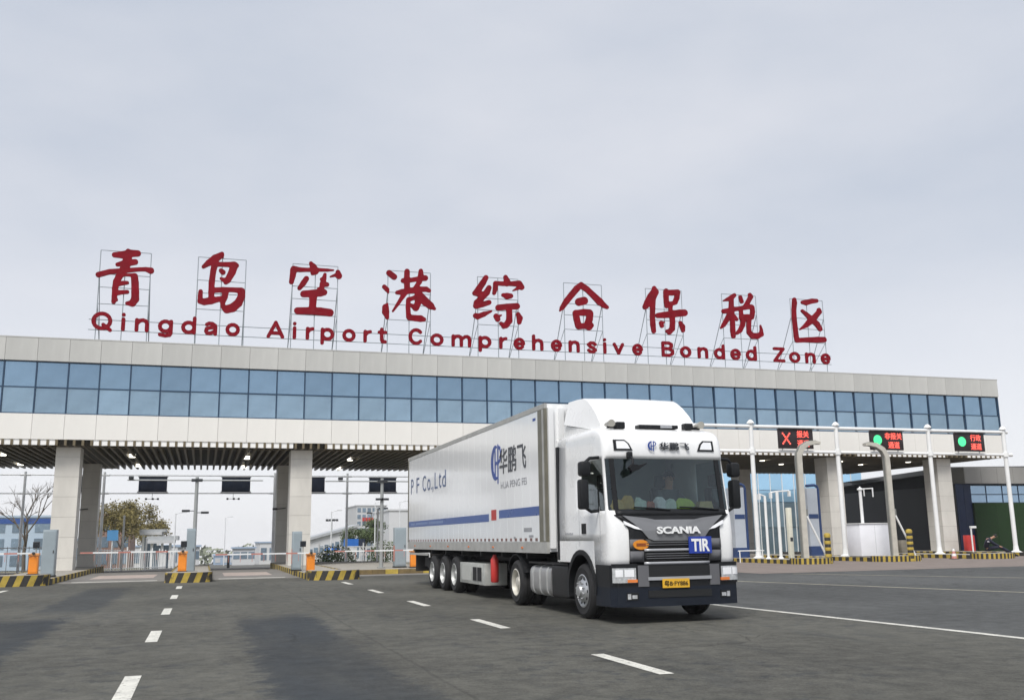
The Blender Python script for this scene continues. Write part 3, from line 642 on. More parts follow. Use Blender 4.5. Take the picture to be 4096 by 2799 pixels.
def is_open(i, j):
    z0, z1 = ZR[j], ZR[j + 1]
    k = i if i < NO // 2 else NO - 2 - i
    if z0 >= 1.94 and z1 <= 2.89 and k >= NS + 3: return 'front'
    if 3 <= k < NS + 1 and z1 <= 2.89 and (z0 >= 2.06 or (z0 >= 1.94 and k >= 4)): return 'side'
    return None
sh = TB(); sh.v = [(x, y, z) for z, s in zip(ZR, sec) for x, y in s]
gw = {'front': TB(), 'side_l': TB(), 'side_r': TB()}
for b in gw.values(): b.v = [(x * .994, y + .012, z) for x, y, z in sh.v]
for j in range(len(ZR) - 1):
    for i in range(NO - 1):
        f = (j * NO + i, j * NO + i + 1, (j + 1) * NO + i + 1, (j + 1) * NO + i)
        o = is_open(i, j)
        k_ = i if i < NO // 2 else NO - 2 - i
        if j < 3 and k_ < NS - 1: continue
        if o is None: sh.f.append(f)
        elif o == 'front': gw['front'].f.append(f)
        else: gw['side_l' if i < NO // 2 else 'side_r'].f.append(f)
sh.f.append(tuple(range((len(ZR) - 1) * NO, len(ZR) * NO)))                       # roof
cab = sh.build('cab_shell', M_white, tr, smooth=True, angle=40)
sol = cab.modifiers.new('thick', 'SOLIDIFY'); sol.thickness = .02; sol.offset = -1
TB().box(-HW + .03, HW - .03, 2.70, 2.745, 1.0, 3.45).build('cab_rear_wall', M_white, tr)
def clean(b):
    used = sorted({i for f in b.f for i in f}); mpi = {a: k for k, a in enumerate(used)}
    b.v = [b.v[i] for i in used]; b.f = [tuple(mpi[i] for i in f) for f in b.f]; return b
clean(gw['front']).build('windscreen', M_wind, tr, smooth=True)
clean(gw['side_l']).build('door_window', M_side, tr, smooth=True)
clean(gw['side_r']).build('door_window', M_side, tr, smooth=True)
# lower side panels with wheel arches; front wings
AY, AZ, AR = 1.45, .53, .70
for s in (-1, 1):
    poly = [(2.74, 1.42), (2.74, 1.02), (AY + math.sqrt(AR ** 2 - .49 ** 2) + .0, 1.02)]
    a0 = math.asin((1.02 - AZ) / AR); a1 = math.pi - math.asin((.80 - AZ) / AR)
    for k in range(1, 12):
        a = a0 + (a1 - a0) * k / 11; poly.append((AY + AR * math.cos(a), AZ + AR * math.sin(a)))
    poly += [(.795, poly[-1][1]), (.795, 1.42)]
    TB().prism(poly, s * HW, s * (HW - .03), 'yz').build('lower_door_panel', M_white, tr)
    arch = TB()
    for r0, r1, x0, x1 in ((AR - .06, AR + .03, HW + .025, HW - .25),):
        n = 16; vs = []; fs = []
        for k in range(n + 1):
            a = -.25 + (math.pi + .35) * k / n
            for (r, xx) in ((r1, x0), (r0, x0), (r0, x1), (r1, x1)):
                vs.append((s * xx, AY + r * math.cos(a), AZ + r * math.sin(a)))
        for k in range(n):
            for q in range(4): fs.append((4 * k + q, 4 * k + (q + 1) % 4, 4 * k + 4 + (q + 1) % 4, 4 * k + 4 + q))
        arch.add(vs, fs)
    arch.build('wheel_arch', M_blk, tr, smooth=True)
    TB().box(min(s * (HW - .01), s * (HW + .014)), max(s * (HW - .01), s * (HW + .014)), 1.18, 1.38, 1.55, 1.74).build('door_handle', M_blk, tr)
    TB().box(min(s * (HW + .006), s * (HW - .03)), max(s * (HW + .006), s * (HW - .03)), 2.60, 2.72, 1.05, 3.30).build('side_fairing_seal', M_blk, tr)
    # door edges and crease as thin recessed seams
    for y in (1.52, .50):
        TB().box(min(s * HW, s * (HW + .003)), max(s * HW, s * (HW + .003)), y - .006, y + .006, 1.32 if y > 1 else 1.05, 2.03).build('door_seam', M_greyl, tr)
def front_patch(name, zs, xl, xr, off, m, nx_=10, par=tr, thick=True):
    b = TB(); vs = []; fs = []
    for z in zs:
        a, c = (xl(z), xr(z)) if callable(xl) else (xl, xr)
        for i in range(nx_ + 1): vs.append(front(a + (c - a) * i / nx_, z, off))
    for j in range(len(zs) - 1):
        for i in range(nx_): fs.append((j * (nx_ + 1) + i, j * (nx_ + 1) + i + 1, (j + 1) * (nx_ + 1) + i + 1, (j + 1) * (nx_ + 1) + i))
    b.add(vs, fs)
    o = b.build(name, m, par, smooth=True)
    q = o.modifiers.new('t', 'SOLIDIFY'); q.thickness = .03 if thick else .01; q.offset = 0
    return o
def zl(a, b, n): return [a + (b - a) * k / n for k in range(n + 1)]
def gx(z): return .90 + (.24 * ((z - 1.62) / .25) ** 1.5 if z > 1.62 else 0)
# white lower front below the shell so that the wings meet the bumper
front_patch('grille_surround', zl(1.0, 1.87, 10), lambda z: -gx(z), lambda z: gx(z), .012, M_blk, 18)
front_patch('cowl_strip', zl(1.86, 1.965, 2), -1.10, 1.10, .018, M_blk, 18)
front_patch('grille_slot', zl(1.29, 1.44, 2), -.60, .60, .030, M_mesh, 10)
front_patch('grille_slot', zl(1.06, 1.22, 2), -.62, .62, .030, M_mesh, 10)
front_patch('grille_slot', zl(.85, .99, 2), -.62, .62, .030, M_mesh, 10)
for z0, z1 in ((1.225, 1.272), (.995, 1.045)):
    front_patch('grille_bar', zl(z0, z1, 1), -.64, .64, .050, M_greyl, 10)
for s in (-1, 1):
    a, c = sorted((s * .64, s * .90))
    for z0, z1 in ((1.27, 1.44), (1.05, 1.235)):
        front_patch('air_intake', zl(z0, z1, 1), a, c, .024, M_grey, 5)
    a, c = sorted((s * .66, s * 1.00))
    lp_ = [(.99, 1.765), (.975, 1.70), (.80, 1.625), (.66, 1.60), (.73, 1.645), (.85, 1.70)]
    vs = [front(s * x_, z_, .052) for x_, z_ in lp_] + [front(s * x_, z_, .0) for x_, z_ in lp_]
    TB().add(vs, [tuple(range(6))] + [(i, (i + 1) % 6, 6 + (i + 1) % 6, 6 + i) for i in range(6)]).build('upper_lamp', M_lensw, tr)
# nose panel V that carries the badge
b = TB(); poly = [(-1.0, 1.858), (-.55, 1.81), (-.40, 1.78), (.40, 1.78), (.55, 1.81), (1.0, 1.858), (.80, 1.71), (.66, 1.58), (.55, 1.45), (.44, 1.41), (-.44, 1.41), (-.55, 1.45), (-.66, 1.58), (-.80, 1.71)]
vs = [front(x, z, .055) for x, z in poly] + [front(x, z, .0) for x, z in poly]; n = len(poly)
cv = front(0, 1.6, .065); vs.append(cv)
fs = [(i, (i + 1) % n, 2 * n) for i in range(n)] + [(i, i + n, (i + 1) % n + n, (i + 1) % n) for i in range(n)]
b.add(vs, fs).build('badge_panel', mat('badge_panel_grey', (.17, .175, .185), .4, var=.06, coat=.2), tr)
put_text('badge_lettering', 'SCANIA', M_lettw, tr, FRONT, T(-.40, -.078, 1.53), w=.86, h=.125, depth=.012, bold=.035)
tp = TB().box(.21, .66, -.095, -.068, 1.18, 1.475).build('tir_plate', M_tirb, tr)
put_text('plate_lettering', 'TIR', M_lettw, tp, FRONT, T(.255, -.10, 1.215), w=.36, h=.22, depth=.004, bold=.03)
lp = TB().box(-.36, .16, -.135, -.115, .60, .755).build('number_plate', M_plate, tr)
put_text('plate_lettering', '粤B·FY886', M_blk, lp, FRONT, T(-.33, -.139, .63), w=.46, h=.095, depth=.002, bold=.01)
stk = TB(); stk.add([(-.70 + .15 * math.cos(a * math.pi / 12), -.045 + .01, 1.345 + .085 * math.sin(a * math.pi / 12)) for a in range(24)] + [(-.70 + .15 * math.cos(a * math.pi / 12), -.015, 1.345 + .085 * math.sin(a * math.pi / 12)) for a in range(24)], [tuple(range(24))] + [(i, (i + 1) % 24, 24 + (i + 1) % 24, 24 + i) for i in range(24)])
so = stk.build('oval_sticker', M_sticker, tr)
TB().box(-.79, -.61, -.0405, -.036, 1.32, 1.372).build('sticker_print', M_amber2, so)
for z in (1.33, 1.37, 1.10, 1.14, 1.18, .89, .93, .97):
    front_patch('grille_slat', [z, z + .012], -.60, .60, .046, M_grey, 8)
# bumper: wraps the corners
def bump_pt(x, z):
    xi = 1.08; rc = .17
    base = -.10 + (.03 if z < .35 else 0)
    if abs(x) <= xi: return (x, base + .07 * (x / xi) ** 2, z)
    d = min(abs(x) - xi, rc * .999); return (x, base + .07 + rc - math.sqrt(rc * rc - d * d), z)
def bumper(name, z0, z1, m, x1=1.25, x0=None, inset=0.0, back=.75, par=tr):
    b = TB(); xs = [-x1 + 2 * x1 * k / 30 for k in range(31)] if x0 is None else [x0 + (x1 - x0) * k / 12 for k in range(13)]
    pts = [bump_pt(x, (z0 + z1) / 2) for x in xs]
    if x0 is None: pts = [(-1.25, back, 0)] + pts + [(1.25, back, 0)]
    n = len(pts); vs = [(p[0], p[1] - inset, z0) for p in pts] + [(p[0], p[1] - inset, z1) for p in pts]
    vs += [(p[0] * .97, p[1] + .12, z0) for p in pts] + [(p[0] * .97, p[1] + .12, z1) for p in pts]
    fs = []
    for i in range(n - 1):
        fs += [(i, i + 1, n + i + 1, n + i), (n + i, n + i + 1, 3 * n + i + 1, 3 * n + i), (i, 2 * n + i, 2 * n + i + 1, i + 1)]
    fs += [(0, n, 3 * n, 2 * n), (n - 1, 3 * n - 1, 4 * n - 1, 2 * n - 1)]
    return b.add(vs, fs).build(name, m, par, smooth=True, angle=30)
bumper('bumper', .29, .62, M_bump)
bumper('bumper_top', .62, 1.0, M_blk)
for s in (-1, 1):
    a, c = sorted((s * .60, s * .80)); bumper('grille_pillar', .63, .99, M_grey, c, a, .014)
bumper('bumper_slot', .44, .56, M_mesh, .62, -.62, .012)
bumper('bumper_slot', .80, .97, M_mesh, .60, -.60, .012)
bumper('bumper_bar', .735, .79, M_greyl, .62, -.62, .03)
for s in (-1, 1):
    a, c = sorted((s * .80, s * 1.235))
    bumper('headlamp_housing', .66, 1.02, M_blk, c, a, .008)
    a, c = sorted((s * .84, s * 1.235))
    h = bumper('headlamp', .70, .95, M_lens, c, a, .022)
    a2, c2 = sorted((s * .88, s * 1.05)) 
    bumper('lamp_reflector', .80, .92, M_lensw, c2, a2, .030, par=h)
    a2, c2 = sorted((s * 1.08, s * 1.2)); bumper('lamp_reflector', .80, .92, M_lensw, c2, a2, .030, par=h)
    a2, c2 = sorted((s * .82, s * 1.0)); bumper('indicator', .705, .755, M_amber, c2, a2, .034, par=h)
    a2, c2 = sorted((s * .80, s * 1.02)); f = bumper('fog_lamp', .40, .53, M_blk, c2, a2, .010)
    a2, c2 = sorted((s * .83, s * .92)); bumper('fog_lens', .43, .49, M_lens, c2, a2, .018, par=f)
    a2, c2 = sorted((s * .94, s * 1.0)); bumper('fog_lens', .42, .51, M_lens, c2, a2, .018, par=f)
    TB().box(min(s * .80, s * 1.24), max(s * .80, s * 1.24), .30, .80, .28, .92).build('entry_step', M_blk, tr)
# visor with spot lamps and logo
for s in (-1, 1):
    def spot(name, sc_, off, m, par):
        pts = [(.70, 3.02), (.78, 3.02), (1.02, 3.035), (1.04, 3.21), (.82, 3.22)] if s > 0 else [(1.06, 3.035), (.72, 3.035), (.79, 3.12), (.92, 3.23), (1.08, 3.23)]
        pts = [(.66, 3.03), (1.02, 3.03), (1.02, 3.23), (.80, 3.23), (.72, 3.16)]
        cx = sum(p[0] for p in pts) / 5; cz = sum(p[1] for p in pts) / 5
        pts = [(s * (cx + (x - cx) * sc_), cz + (z - cz) * sc_) for x, z in pts]
        vs = [front(x, z, off) for x, z in pts] + [front(x, z, -.03) for x, z in pts]
        return TB().add(vs, [tuple(range(5))] + [(i, (i + 1) % 5, 5 + (i + 1) % 5, 5 + i) for i in range(5)]).build(name, m, par)
    sp_ = spot('spot_lamp', 1.0, .014, M_blk, tr)
    spot('spot_lens', .70, .030, M_lensw, sp_)
def hp_logo(parent, M, loc, h, name='logo'):
    """round blue mark: thick crescent on the left crossed by a tall H and P"""
    cres = [(.42 + .38 * math.cos(R(a)), .52 + .44 * math.sin(R(a)), .02 + .085 * math.sin(R((a - 75) * 180 / 215)) ** 1) for a in range(75, 291, 15)]
    st = [cres, [(.34, .86, .045), (.34, .10, .045)], [(.34, .50, .04), (.62, .50, .04)], [(.62, .97, .05), (.60, -.04, .045)], [(.62, .94, .045), (.80, .90, .045), (.90, .74, .05), (.80, .56, .045), (.62, .50, .04)]]
    me = char_mesh([[(x * h, z * h, max(.008, r) * h) for x, z, r in q] for q in st], name, M_blue, .006, .011 * h, .01 * h)
    me.transform(M @ FRONT.inverted()); me.update()
    return link_mesh(name, me, parent, loc)
hp_logo(tr, FRONT, T(-.36, .218, 3.03), .17)
put_text('visor_lettering', '华鹏飞', M_ink, tr, FRONT, T(-.13, .225, 3.045), w=.60, h=.14, depth=.02)
b = TB()
for k in range(9): b.box(-HW - .004, -HW - .0005, 2.26 - .05 * k, 2.29 - .05 * k, 1.535, 1.58 - .01 * (k % 3 == 1))
tag(b.build('door_print', M_inkl, tr), kind='stuff')
# roof deflector
b = TB(); L0 = [(-.97, .90, 3.46), (.97, .90, 3.46), (1.16, 2.55, 3.62), (-1.16, 2.55, 3.62)]
prof = [(.86, 3.455, 1.0), (.93, 3.60, 1.0), (1.12, 3.80, .995), (1.36, 3.99, .985), (1.58, 4.12, .98), (1.74, 4.185, .98), (2.1, 4.205, 1.0), (2.48, 4.205, 1.03)]
vs = []; fs = []; n = 7
for (y, z, w) in prof:
    zb = 3.44 + (y - .86) * .185; wb = 1.0 + (y - .86) * .09
    if z < zb + .03: zb = z - .02
    vs += [(-wb, y, zb), (-w, y, z), (-w * .5, y, z + .012), (0, y, z + .016), (w * .5, y, z + .012), (w, y, z), (wb, y, zb)]
for j_ in range(len(prof) - 1):
    for i_ in range(n - 1): fs.append((j_ * n + i_, j_ * n + i_ + 1, (j_ + 1) * n + i_ + 1, (j_ + 1) * n + i_))
fs.append(tuple(range((len(prof) - 1) * n, len(prof) * n)))
o = b.add(vs, fs).build('roof_deflector', M_white, tr, smooth=True, angle=28)
q = o.modifiers.new('b', 'BEVEL'); q.width = .035; q.segments = 3; q.limit_method = 'ANGLE'; q.angle_limit = R(32)
TB().prism([(1.0, 3.44), (2.66, 3.44), (2.62, 3.74), (2.4, 3.70), (1.0, 3.47)], -1.08, 1.08, 'yz').build('deflector_base', M_white, tr)
for s in (-1, 1):
    b = TB(); b.box(min(s * .62, s * .80), max(s * .62, s * .80), .62, .78, 3.47, 3.60, .02); b.box(min(s * .80, s * .96), max(s * .80, s * .96), .66, .72, 3.48, 3.53)
    b.build('horn_bracket', M_blk, tr)
    TB().lathe([(-.16, .0), (-.16, .07), (0, .05), (.12, .035), (.12, 0)], (s * .93, .70, 3.56), 'y', 14).build('roof_beacon', mat('grey_beacon', (.35, .34, .30), .4), tr, smooth=True)
h = TB().box(-.32, .50, .66, .86, 3.49, 3.56, .015).build('roof_hatch', M_blk, tr)
TB().box(.12, .36, .645, .662, 3.50, 3.55).build('hatch_frame', M_greyl, h)
# mirrors
def mirror(s):
    m_ = TB(); m_.box(s * 1.55 - .085, s * 1.55 + .085, .42, .62, 1.98, 2.52, .04); o = m_.build('mirror_housing', M_blk, tr, smooth=True)
    m2 = TB(); m2.box(s * 1.53 - .10, s * 1.53 + .10, .38, .60, 2.57, 2.84, .05); m2.build('mirror_housing', M_blk, tr, smooth=True)
    TB().tube([(s * 1.20, .52, 2.92), (s * 1.42, .48, 2.90), (s * 1.53, .50, 2.80)], .03, 8).build('mirror_arm', M_blk, tr, smooth=True)
    TB().tube([(s * 1.23, .55, 1.96), (s * 1.40, .52, 1.94), (s * 1.53, .52, 2.02)], .03, 8).build('mirror_arm', M_blk, tr, smooth=True)
    TB().box(s * 1.55 - .07, s * 1.55 + .07, .622, .63, 2.02, 2.48).build('mirror_glass', mat('mirror_glass', (.8, .82, .85), .03, metal=1.0, var=0), o)
mirror(-1); mirror(1)
TB().box(-.80, -.70, .16, .26, 2.88, 3.0, .02).build('front_mirror_mount', M_blk, tr, smooth=True)
TB().tube([(-.75, .20, 2.92), (-.75, .08, 2.86), (-.76, .05, 2.72)], .024, 8).build('front_mirror_arm', M_blk, tr, smooth=True)
TB().prism([(-.85, 2.70), (-.80, 2.62), (-.68, 2.66), (-.52, 2.76), (-.50, 2.79), (-.66, 2.74), (-.78, 2.77)], .0, .10, 'xz').build('front_mirror', M_blk, tr)
for x0, x1 in ((-.75, -.05), (.15, .95)):
    TB().tube([front(x1, 1.95, .05), front((x0 + x1) / 2, 1.985, .05), front(x0, 2.0, .05)], .014, 6).build('wiper', M_blk, tr)
# interior
TB().box(-1.19, 1.19, .34, 2.66, 1.38, 1.42).build('cab_floor', M_int, tr)
TB().prism([(.30, 1.42), (.24, 1.90), (.36, 1.955), (.82, 1.90), (.86, 1.42)], -1.12, 1.12, 'yz').build('dashboard', M_dash, tr)
TB().box(-1.17, 1.17, 2.60, 2.66, 1.42, 3.3).build('bunk_wall', mat('cab_rear_trim', (.32, .36, .35), .8), tr)
TB().box(-1.15, 1.15, 1.95, 2.55, 1.42, 1.95, .04).build('bunk', M_int, tr)
for s in (-1, 1):
    st_ = TB(); st_.box(s * .62 - .26, s * .62 + .26, 1.15, 1.68, 1.62, 1.78, .04); st_.box(s * .62 - .25, s * .62 + .25, 1.62, 1.80, 1.72, 2.42, .05); st_.box(s * .62 - .15, s * .62 + .15, 1.64, 1.78, 2.43, 2.68, .04)
    st_.build('seat', mat('seat_fabric', (.05, .055, .06), .9), tr, smooth=True)
wl = TB(); wl.lathe([(0, .20), (.02, .225), (0, .25), (-.02, .225), (0, .20)], (.62, .98, 2.02), 'z', 24)
wo_ = wl.build('steering_wheel', M_blk, tr, smooth=True)
# tractor chassis, tank, box
ch = TB(); ch.box(-.43, -.35, .6, 6.6, .62, .90); ch.box(.35, .43, .6, 6.6, .62, .90); ch.box(-.35, .35, 3.2, 3.4, .65, .88); ch.box(-.5, .5, 4.9, 5.7, .90, 1.05)
ch.box(-.75, .75, 1.38, 1.52, .44, .60); ch.box(-.8, .8, 5.42, 5.62, .42, .62); ch.box(-1.0, 1.0, .9, 2.6, .95, 1.36)
ch.build('chassis', M_chas, tr)
TB().box(-.55, .55, .15, .75, .45, .95).build('engine_block', M_chas, tr)
def rbox(y0, y1, z0, z1, x0, x1, r, name, m, par):
    poly = []
    for cx_, cz_, a0 in ((x1 - r, z1 - r, 0), (x0 + r, z1 - r, 90), (x0 + r, z0 + r, 180), (x1 - r, z0 + r, 270)):
        for k in range(5): a = R(a0 + 22.5 * k); poly.append((cx_ + r * math.cos(a), cz_ + r * math.sin(a)))
    return TB().prism(poly, y0, y1, 'xz').build(name, m, par, smooth=True)
for s in (-1, 1):
    a, c = sorted((s * 1.20, s * .62))
    tk = rbox(3.30, 4.62, .30, .92, a, c, .16, 'fuel_tank', M_silv, tr)
    for y in (3.5, 3.95, 4.4): rbox(y, y + .06, .285, .935, a - .015, c + .015, .17, 'tank_strap', M_steel, tk)
    rbox(2.32, 3.22, .30, .95, a, c, .06, 'side_box', M_chas, tr)
    TB().box(a, c, 2.3, 4.7, .95, .985).build('walkway', M_chas, tr)
# black frit border down both edges of the windscreen
for s in (-1, 1):
    b = TB(); vs = []; fs = []
    for k in range(9):
        z = 1.96 + .93 * k / 8
        for xx in (1.02, 1.115): vs.append(front(s * xx, z, -.004))
    for k in range(8): fs.append((2 * k, 2 * k + 1, 2 * k + 3, 2 * k + 2))
    b.add(vs, fs).build('glass_frit', M_blk, tr, smooth=True)
# wheels
def wheel(par, x, y, s, R_=.505, wd_=.30, dish=.0, rimm=None, dual=False, alu=False):
    """s = -1: outer face towards -x"""
    rimm = rimm or M_steel
    w2 = wd_ / 2
    prof = [(-w2, .30), (-w2 + .0, .36), (-w2 - .012, .42), (-w2 + .02, .475), (-w2 + .06, R_ - .006), (-.05, R_), (-.045, R_ - .014), (-.015, R_ - .014), (-.01, R_), (.05, R_), (.055, R_ - .014), (.085, R_ - .014), (.09, R_), (w2 - .06, R_ - .006), (w2 - .02, .475), (w2 + .012, .42), (w2, .36), (w2, .30), (-w2, .30)]
    prof = [(o * -s, r) for o, r in prof]
    tb = MB().lathe(prof, (x, y, R_), 'x', 40)
    wh = tb.build('wheel', M_rub, par, smooth=True, angle=40)
    # rim: rolled edge, dish, centre
    o0 = -w2 + .0
    if dish > 0: pr = [(o0 - .005, .305), (o0 - .012, .285), (o0 + .03, .272), (o0 + dish, .262), (o0 + dish + .01, .20), (o0 + dish - .03, .14), (o0 + dish - .10, .11), (o0 + dish - .11, .0)]
    else: pr = [(o0 - .005, .305), (o0 - .012, .285), (o0 + .02, .275), (o0 + .03, .24), (o0 - .01, .20), (o0 - .04, .165), (o0 - .05, .12), (o0 - .10, .105), (o0 - .11, 0)]
    MB().lathe([(o * (-s) * -1 * -1 if False else o * (-s), r) for o, r in pr], (x, y, R_), 'x', 36).build('rim', rimm, wh, smooth=True, angle=30)
    hb = MB(); nb = MB()
    for k in range(10):
        a = 2 * math.pi * k / 10
        ho = (o0 + dish + .004) if dish > 0 else (o0 + .006)
        hr = .232 if dish > 0 else .225
        c = Vector((x + (ho - .004) * (-s), y + hr * math.cos(a), R_ + hr * math.sin(a)))
        hb.cyl(c, c + Vector((.006 * s, 0, 0)) * 1, .028, n=10)
        br = .165; bo = o0 + dish - .02 if dish > 0 else o0 - .045
        c = Vector((x + bo * (-s), y + br * math.cos(a + .3), R_ + br * math.sin(a + .3)))
        nb.cyl(c, c + Vector((.035 * s, 0, 0)), .016, n=6)
    tag(hb.build('hand_hole', M_blk, wh), kind='stuff'); tag(nb.build('wheel_nut', M_alu, wh), kind='stuff')
    if dual:
        MB().lathe([(o - s * .34, r) for o, r in prof], (x, y, R_), 'x', 32).build('inner_tyre', M_rub, wh, smooth=True)
    return wh
for s in (-1, 1):
    wheel(tr, TX + s * 1.085, TY + AY, s, alu=True, rimm=M_alu)
    wheel(tr, TX + s * 1.09, TY + 5.52, s, dish=.13, rimm=mat('cream_steel_rim', (.58, .56, .50), .45, metal=.2, var=.2, scale=7), dual=True)
    fd = TB()
    n = 12; vs = []; fs = []
    for k in range(n + 1):
        a = .35 + (math.pi - .7) * k / n
        for r, xx in ((.62, 1.25), (.60, 1.25), (.60, .62), (.62, .62)): vs.append((s * xx, 5.52 + r * math.cos(a), .52 + r * math.sin(a)))
    for k in range(n):
        for q_ in range(4): fs.append((4 * k + q_, 4 * k + (q_ + 1) % 4, 4 * k + 4 + (q_ + 1) % 4, 4 * k + 4 + q_))
    fd.add(vs, fs).build('mudguard', M_blk, tr, smooth=True)

# ------------------------------------------------ semi trailer
M_box = mat('trailer_white_panel', (.86, .87, .87), .16, var=.025, scale=.6, coat=.5, rvar=.05, streak=.3)
M_rail = mat('trailer_grey_rail', (.42, .42, .40), .5, metal=.2, var=.15, scale=3)
M_post = mat('trailer_corner_post', (.20, .19, .15), .45, metal=.4, var=.2, scale=3)
M_stripe = mat('trailer_blue_stripe', (.035, .09, .30), .3, var=.05)
M_refl = mat('reflective_mark', (.20, .10, .085), .4, var=.3)
M_redm = mat('red_paint', (.50, .035, .03), .45, var=.12)
TRX0, TRX1, TRY0, TRY1, TRZ0, TRZ1 = 6.81, 9.34, 19.02, 33.42, 1.17, 4.30
tl = thing('semi_trailer', ((TRX0 + TRX1) / 2, 28.3, 0), 'long white box semi-trailer with blue stripe, hitched behind the tractor', 'trailer')
MB().box(TRX0 + .012, TRX1 - .012, TRY0 + .02, TRY1 - .03, TRZ0 + .03, TRZ1 - .012).build('cargo_box', M_box, tl)
MB().box(TRX0 + .03, TRX1 - .03, TRY0 + .05, TRY1 - .05, TRZ1 - .0119, TRZ1 - .004).build('roof', M_box, tl)
me_p = None
NPN = 24; pw = (TRY1 - TRY0 - .62) / NPN
for k in range(NPN):                                          # side sheets, each a pressed panel with a seam
    y = TRY0 + .47 + pw * k
    if me_p is None: me_p = MB().box(0, .012, .005, pw - .005, 0, TRZ1 - .11 - (TRZ0 + .24)).mesh('side_sheet', M_box)
    link_mesh('side_sheet', me_p, tl, (TRX0, y, TRZ0 + .24))
    link_mesh('side_sheet', me_p, tl, (TRX1 - .012, y, TRZ0 + .24))
for xx, s in ((TRX0, -1), (TRX1, 1)):
    a, c = sorted((xx + s * .008, xx - s * .05))
    MB().box(a, c, TRY0, TRY1, TRZ0, TRZ0 + .23).build('bottom_rail', M_rail, tl)
    MB().box(a, c, TRY0, TRY1, TRZ1 - .105, TRZ1).build('top_rail', M_rail, tl)
    for y0, y1 in ((TRY0, TRY0 + .46), (TRY1 - .14, TRY1)):
        MB().box(a + .001, c - .001, y0 + .001, y1, TRZ0 + .231, TRZ1 - .106).build('corner_post', M_post, tl)
    MB().box(a - .006 if s < 0 else a, c if s < 0 else c + .006, TRY0 + .08, TRY0 + .18, TRZ0 + .25, TRZ1 - .12).build('post_channel', M_rail, tl)
# front bulkhead details
for x0, x1 in ((TRX0 + .06, TRX0 + .18), (TRX0 + .30, TRX0 + .42), (TRX1 - .18, TRX1 - .06)):
    MB().box(x0, x1, TRY0 - .05, TRY0 + .019, TRZ0 + .1, TRZ1 - .1).build('bulkhead_rib', M_box, tl)
MB().box(7.28, 8.87, TRY0 - .34, TRY0 - .052, 1.7, 4.2, .04).build('gap_shade_box', M_chas, tl, smooth=True)  # black box added to stand in for shade between cab and trailer
for k, xx in enumerate((TRX0 + .02, TRX0 + .65, TRX0 + 1.28, TRX0 + 1.9)):
    MB().box(xx, xx + .6, TRY1 - .03, TRY1 + .01, TRZ0 + .24, TRZ1 - .12).build('rear_door', M_box, tl)
# blue stripe with red and white block, reflective marks, lettering (right-hand side, facing the camera)
def side_strip(name, y0, y1, z0, z1, m, off=.0022, par=tl):
    return MB().box(TRX0 - off, TRX0 - .0002, y0, y1, z0, z1).build(name, m, par)
side_strip('blue_stripe', 19.50, 22.45, 1.96, 2.155, M_stripe); side_strip('blue_stripe', 23.32, 33.26, 1.90, 2.09, M_stripe)
side_strip('white_block', 22.46, 23.31, 1.915, 2.19, M_box); side_strip('red_block', 22.66, 23.1, 1.925, 2.18, M_redm, .004)
for k in range(38):
    y = 19.62 + k * .362
    side_strip('reflective_mark', y, y + .16, TRZ0 + .25, TRZ0 + .315, M_refl)
hp_logo(tl, SIDE, (TRX0 - .004, 23.02, 2.86), .88)
put_text('company_name', '华鹏飞', M_ink, tl, SIDE, (TRX0 - .004, 22.36, 3.0), w=2.05, h=.62, depth=.003, bold=.012)
put_text('company_print', 'HUA PENG FEI', M_inkl, tl, SIDE, (TRX0 - .004, 22.25, 2.66), w=1.95, h=.16, depth=.003)
M_suf = mat('faded_suffix_print', (.085, .125, .24), .4, var=.3, scale=6)
for ch_, y_, w_, h_ in (('P', 32.9, .4, .5), ('F', 32.0, .42, .5), ('C', 31.05, .5, .5), ('o', 30.35, .45, .36), ('.', 29.8, .08, .08), (',', 29.6, .1, .17), ('L', 29.3, .4, .5), ('t', 28.75, .32, .45), ('d', 28.3, .45, .5)):
    put_text('suffix_letter', ch_, M_suf, tl, SIDE, (TRX0 - .004, y_, 3.02 - (.08 if ch_ == ',' else 0)), w=w_, h=h_, depth=.003)
for y, z, w_, h_ in ((20.55, 1.62, .55, .09), (20.2, 1.5, .3, .05), (21.3, 1.47, .14, .05)):
    side_strip('small_print', y - w_, y, z, z + h_, M_inkl)
for k in range(6):
    MB().box(TRX0 - .022, TRX0 - .0085, 20.6 + 2.3 * k, 20.72 + 2.3 * k, TRZ0 + .09, TRZ0 + .13).build('marker_lamp', M_amber, tl)
side_strip('small_badge', 19.62, 19.82, 4.0, 4.06, M_blue)
M_sl = mat('stripe_print', (.20, .27, .45), .4)
b = MB(); y = 32.9
while y > 28.2:
    w_ = random.uniform(.07, .13)
    if random.random() > .14: b.box(TRX0 - .0042, TRX0 - .0024, y - w_, y, 1.955, 2.03)
    y -= w_ + .05
tag(b.build('stripe_print', M_sl, tl), kind='stuff')
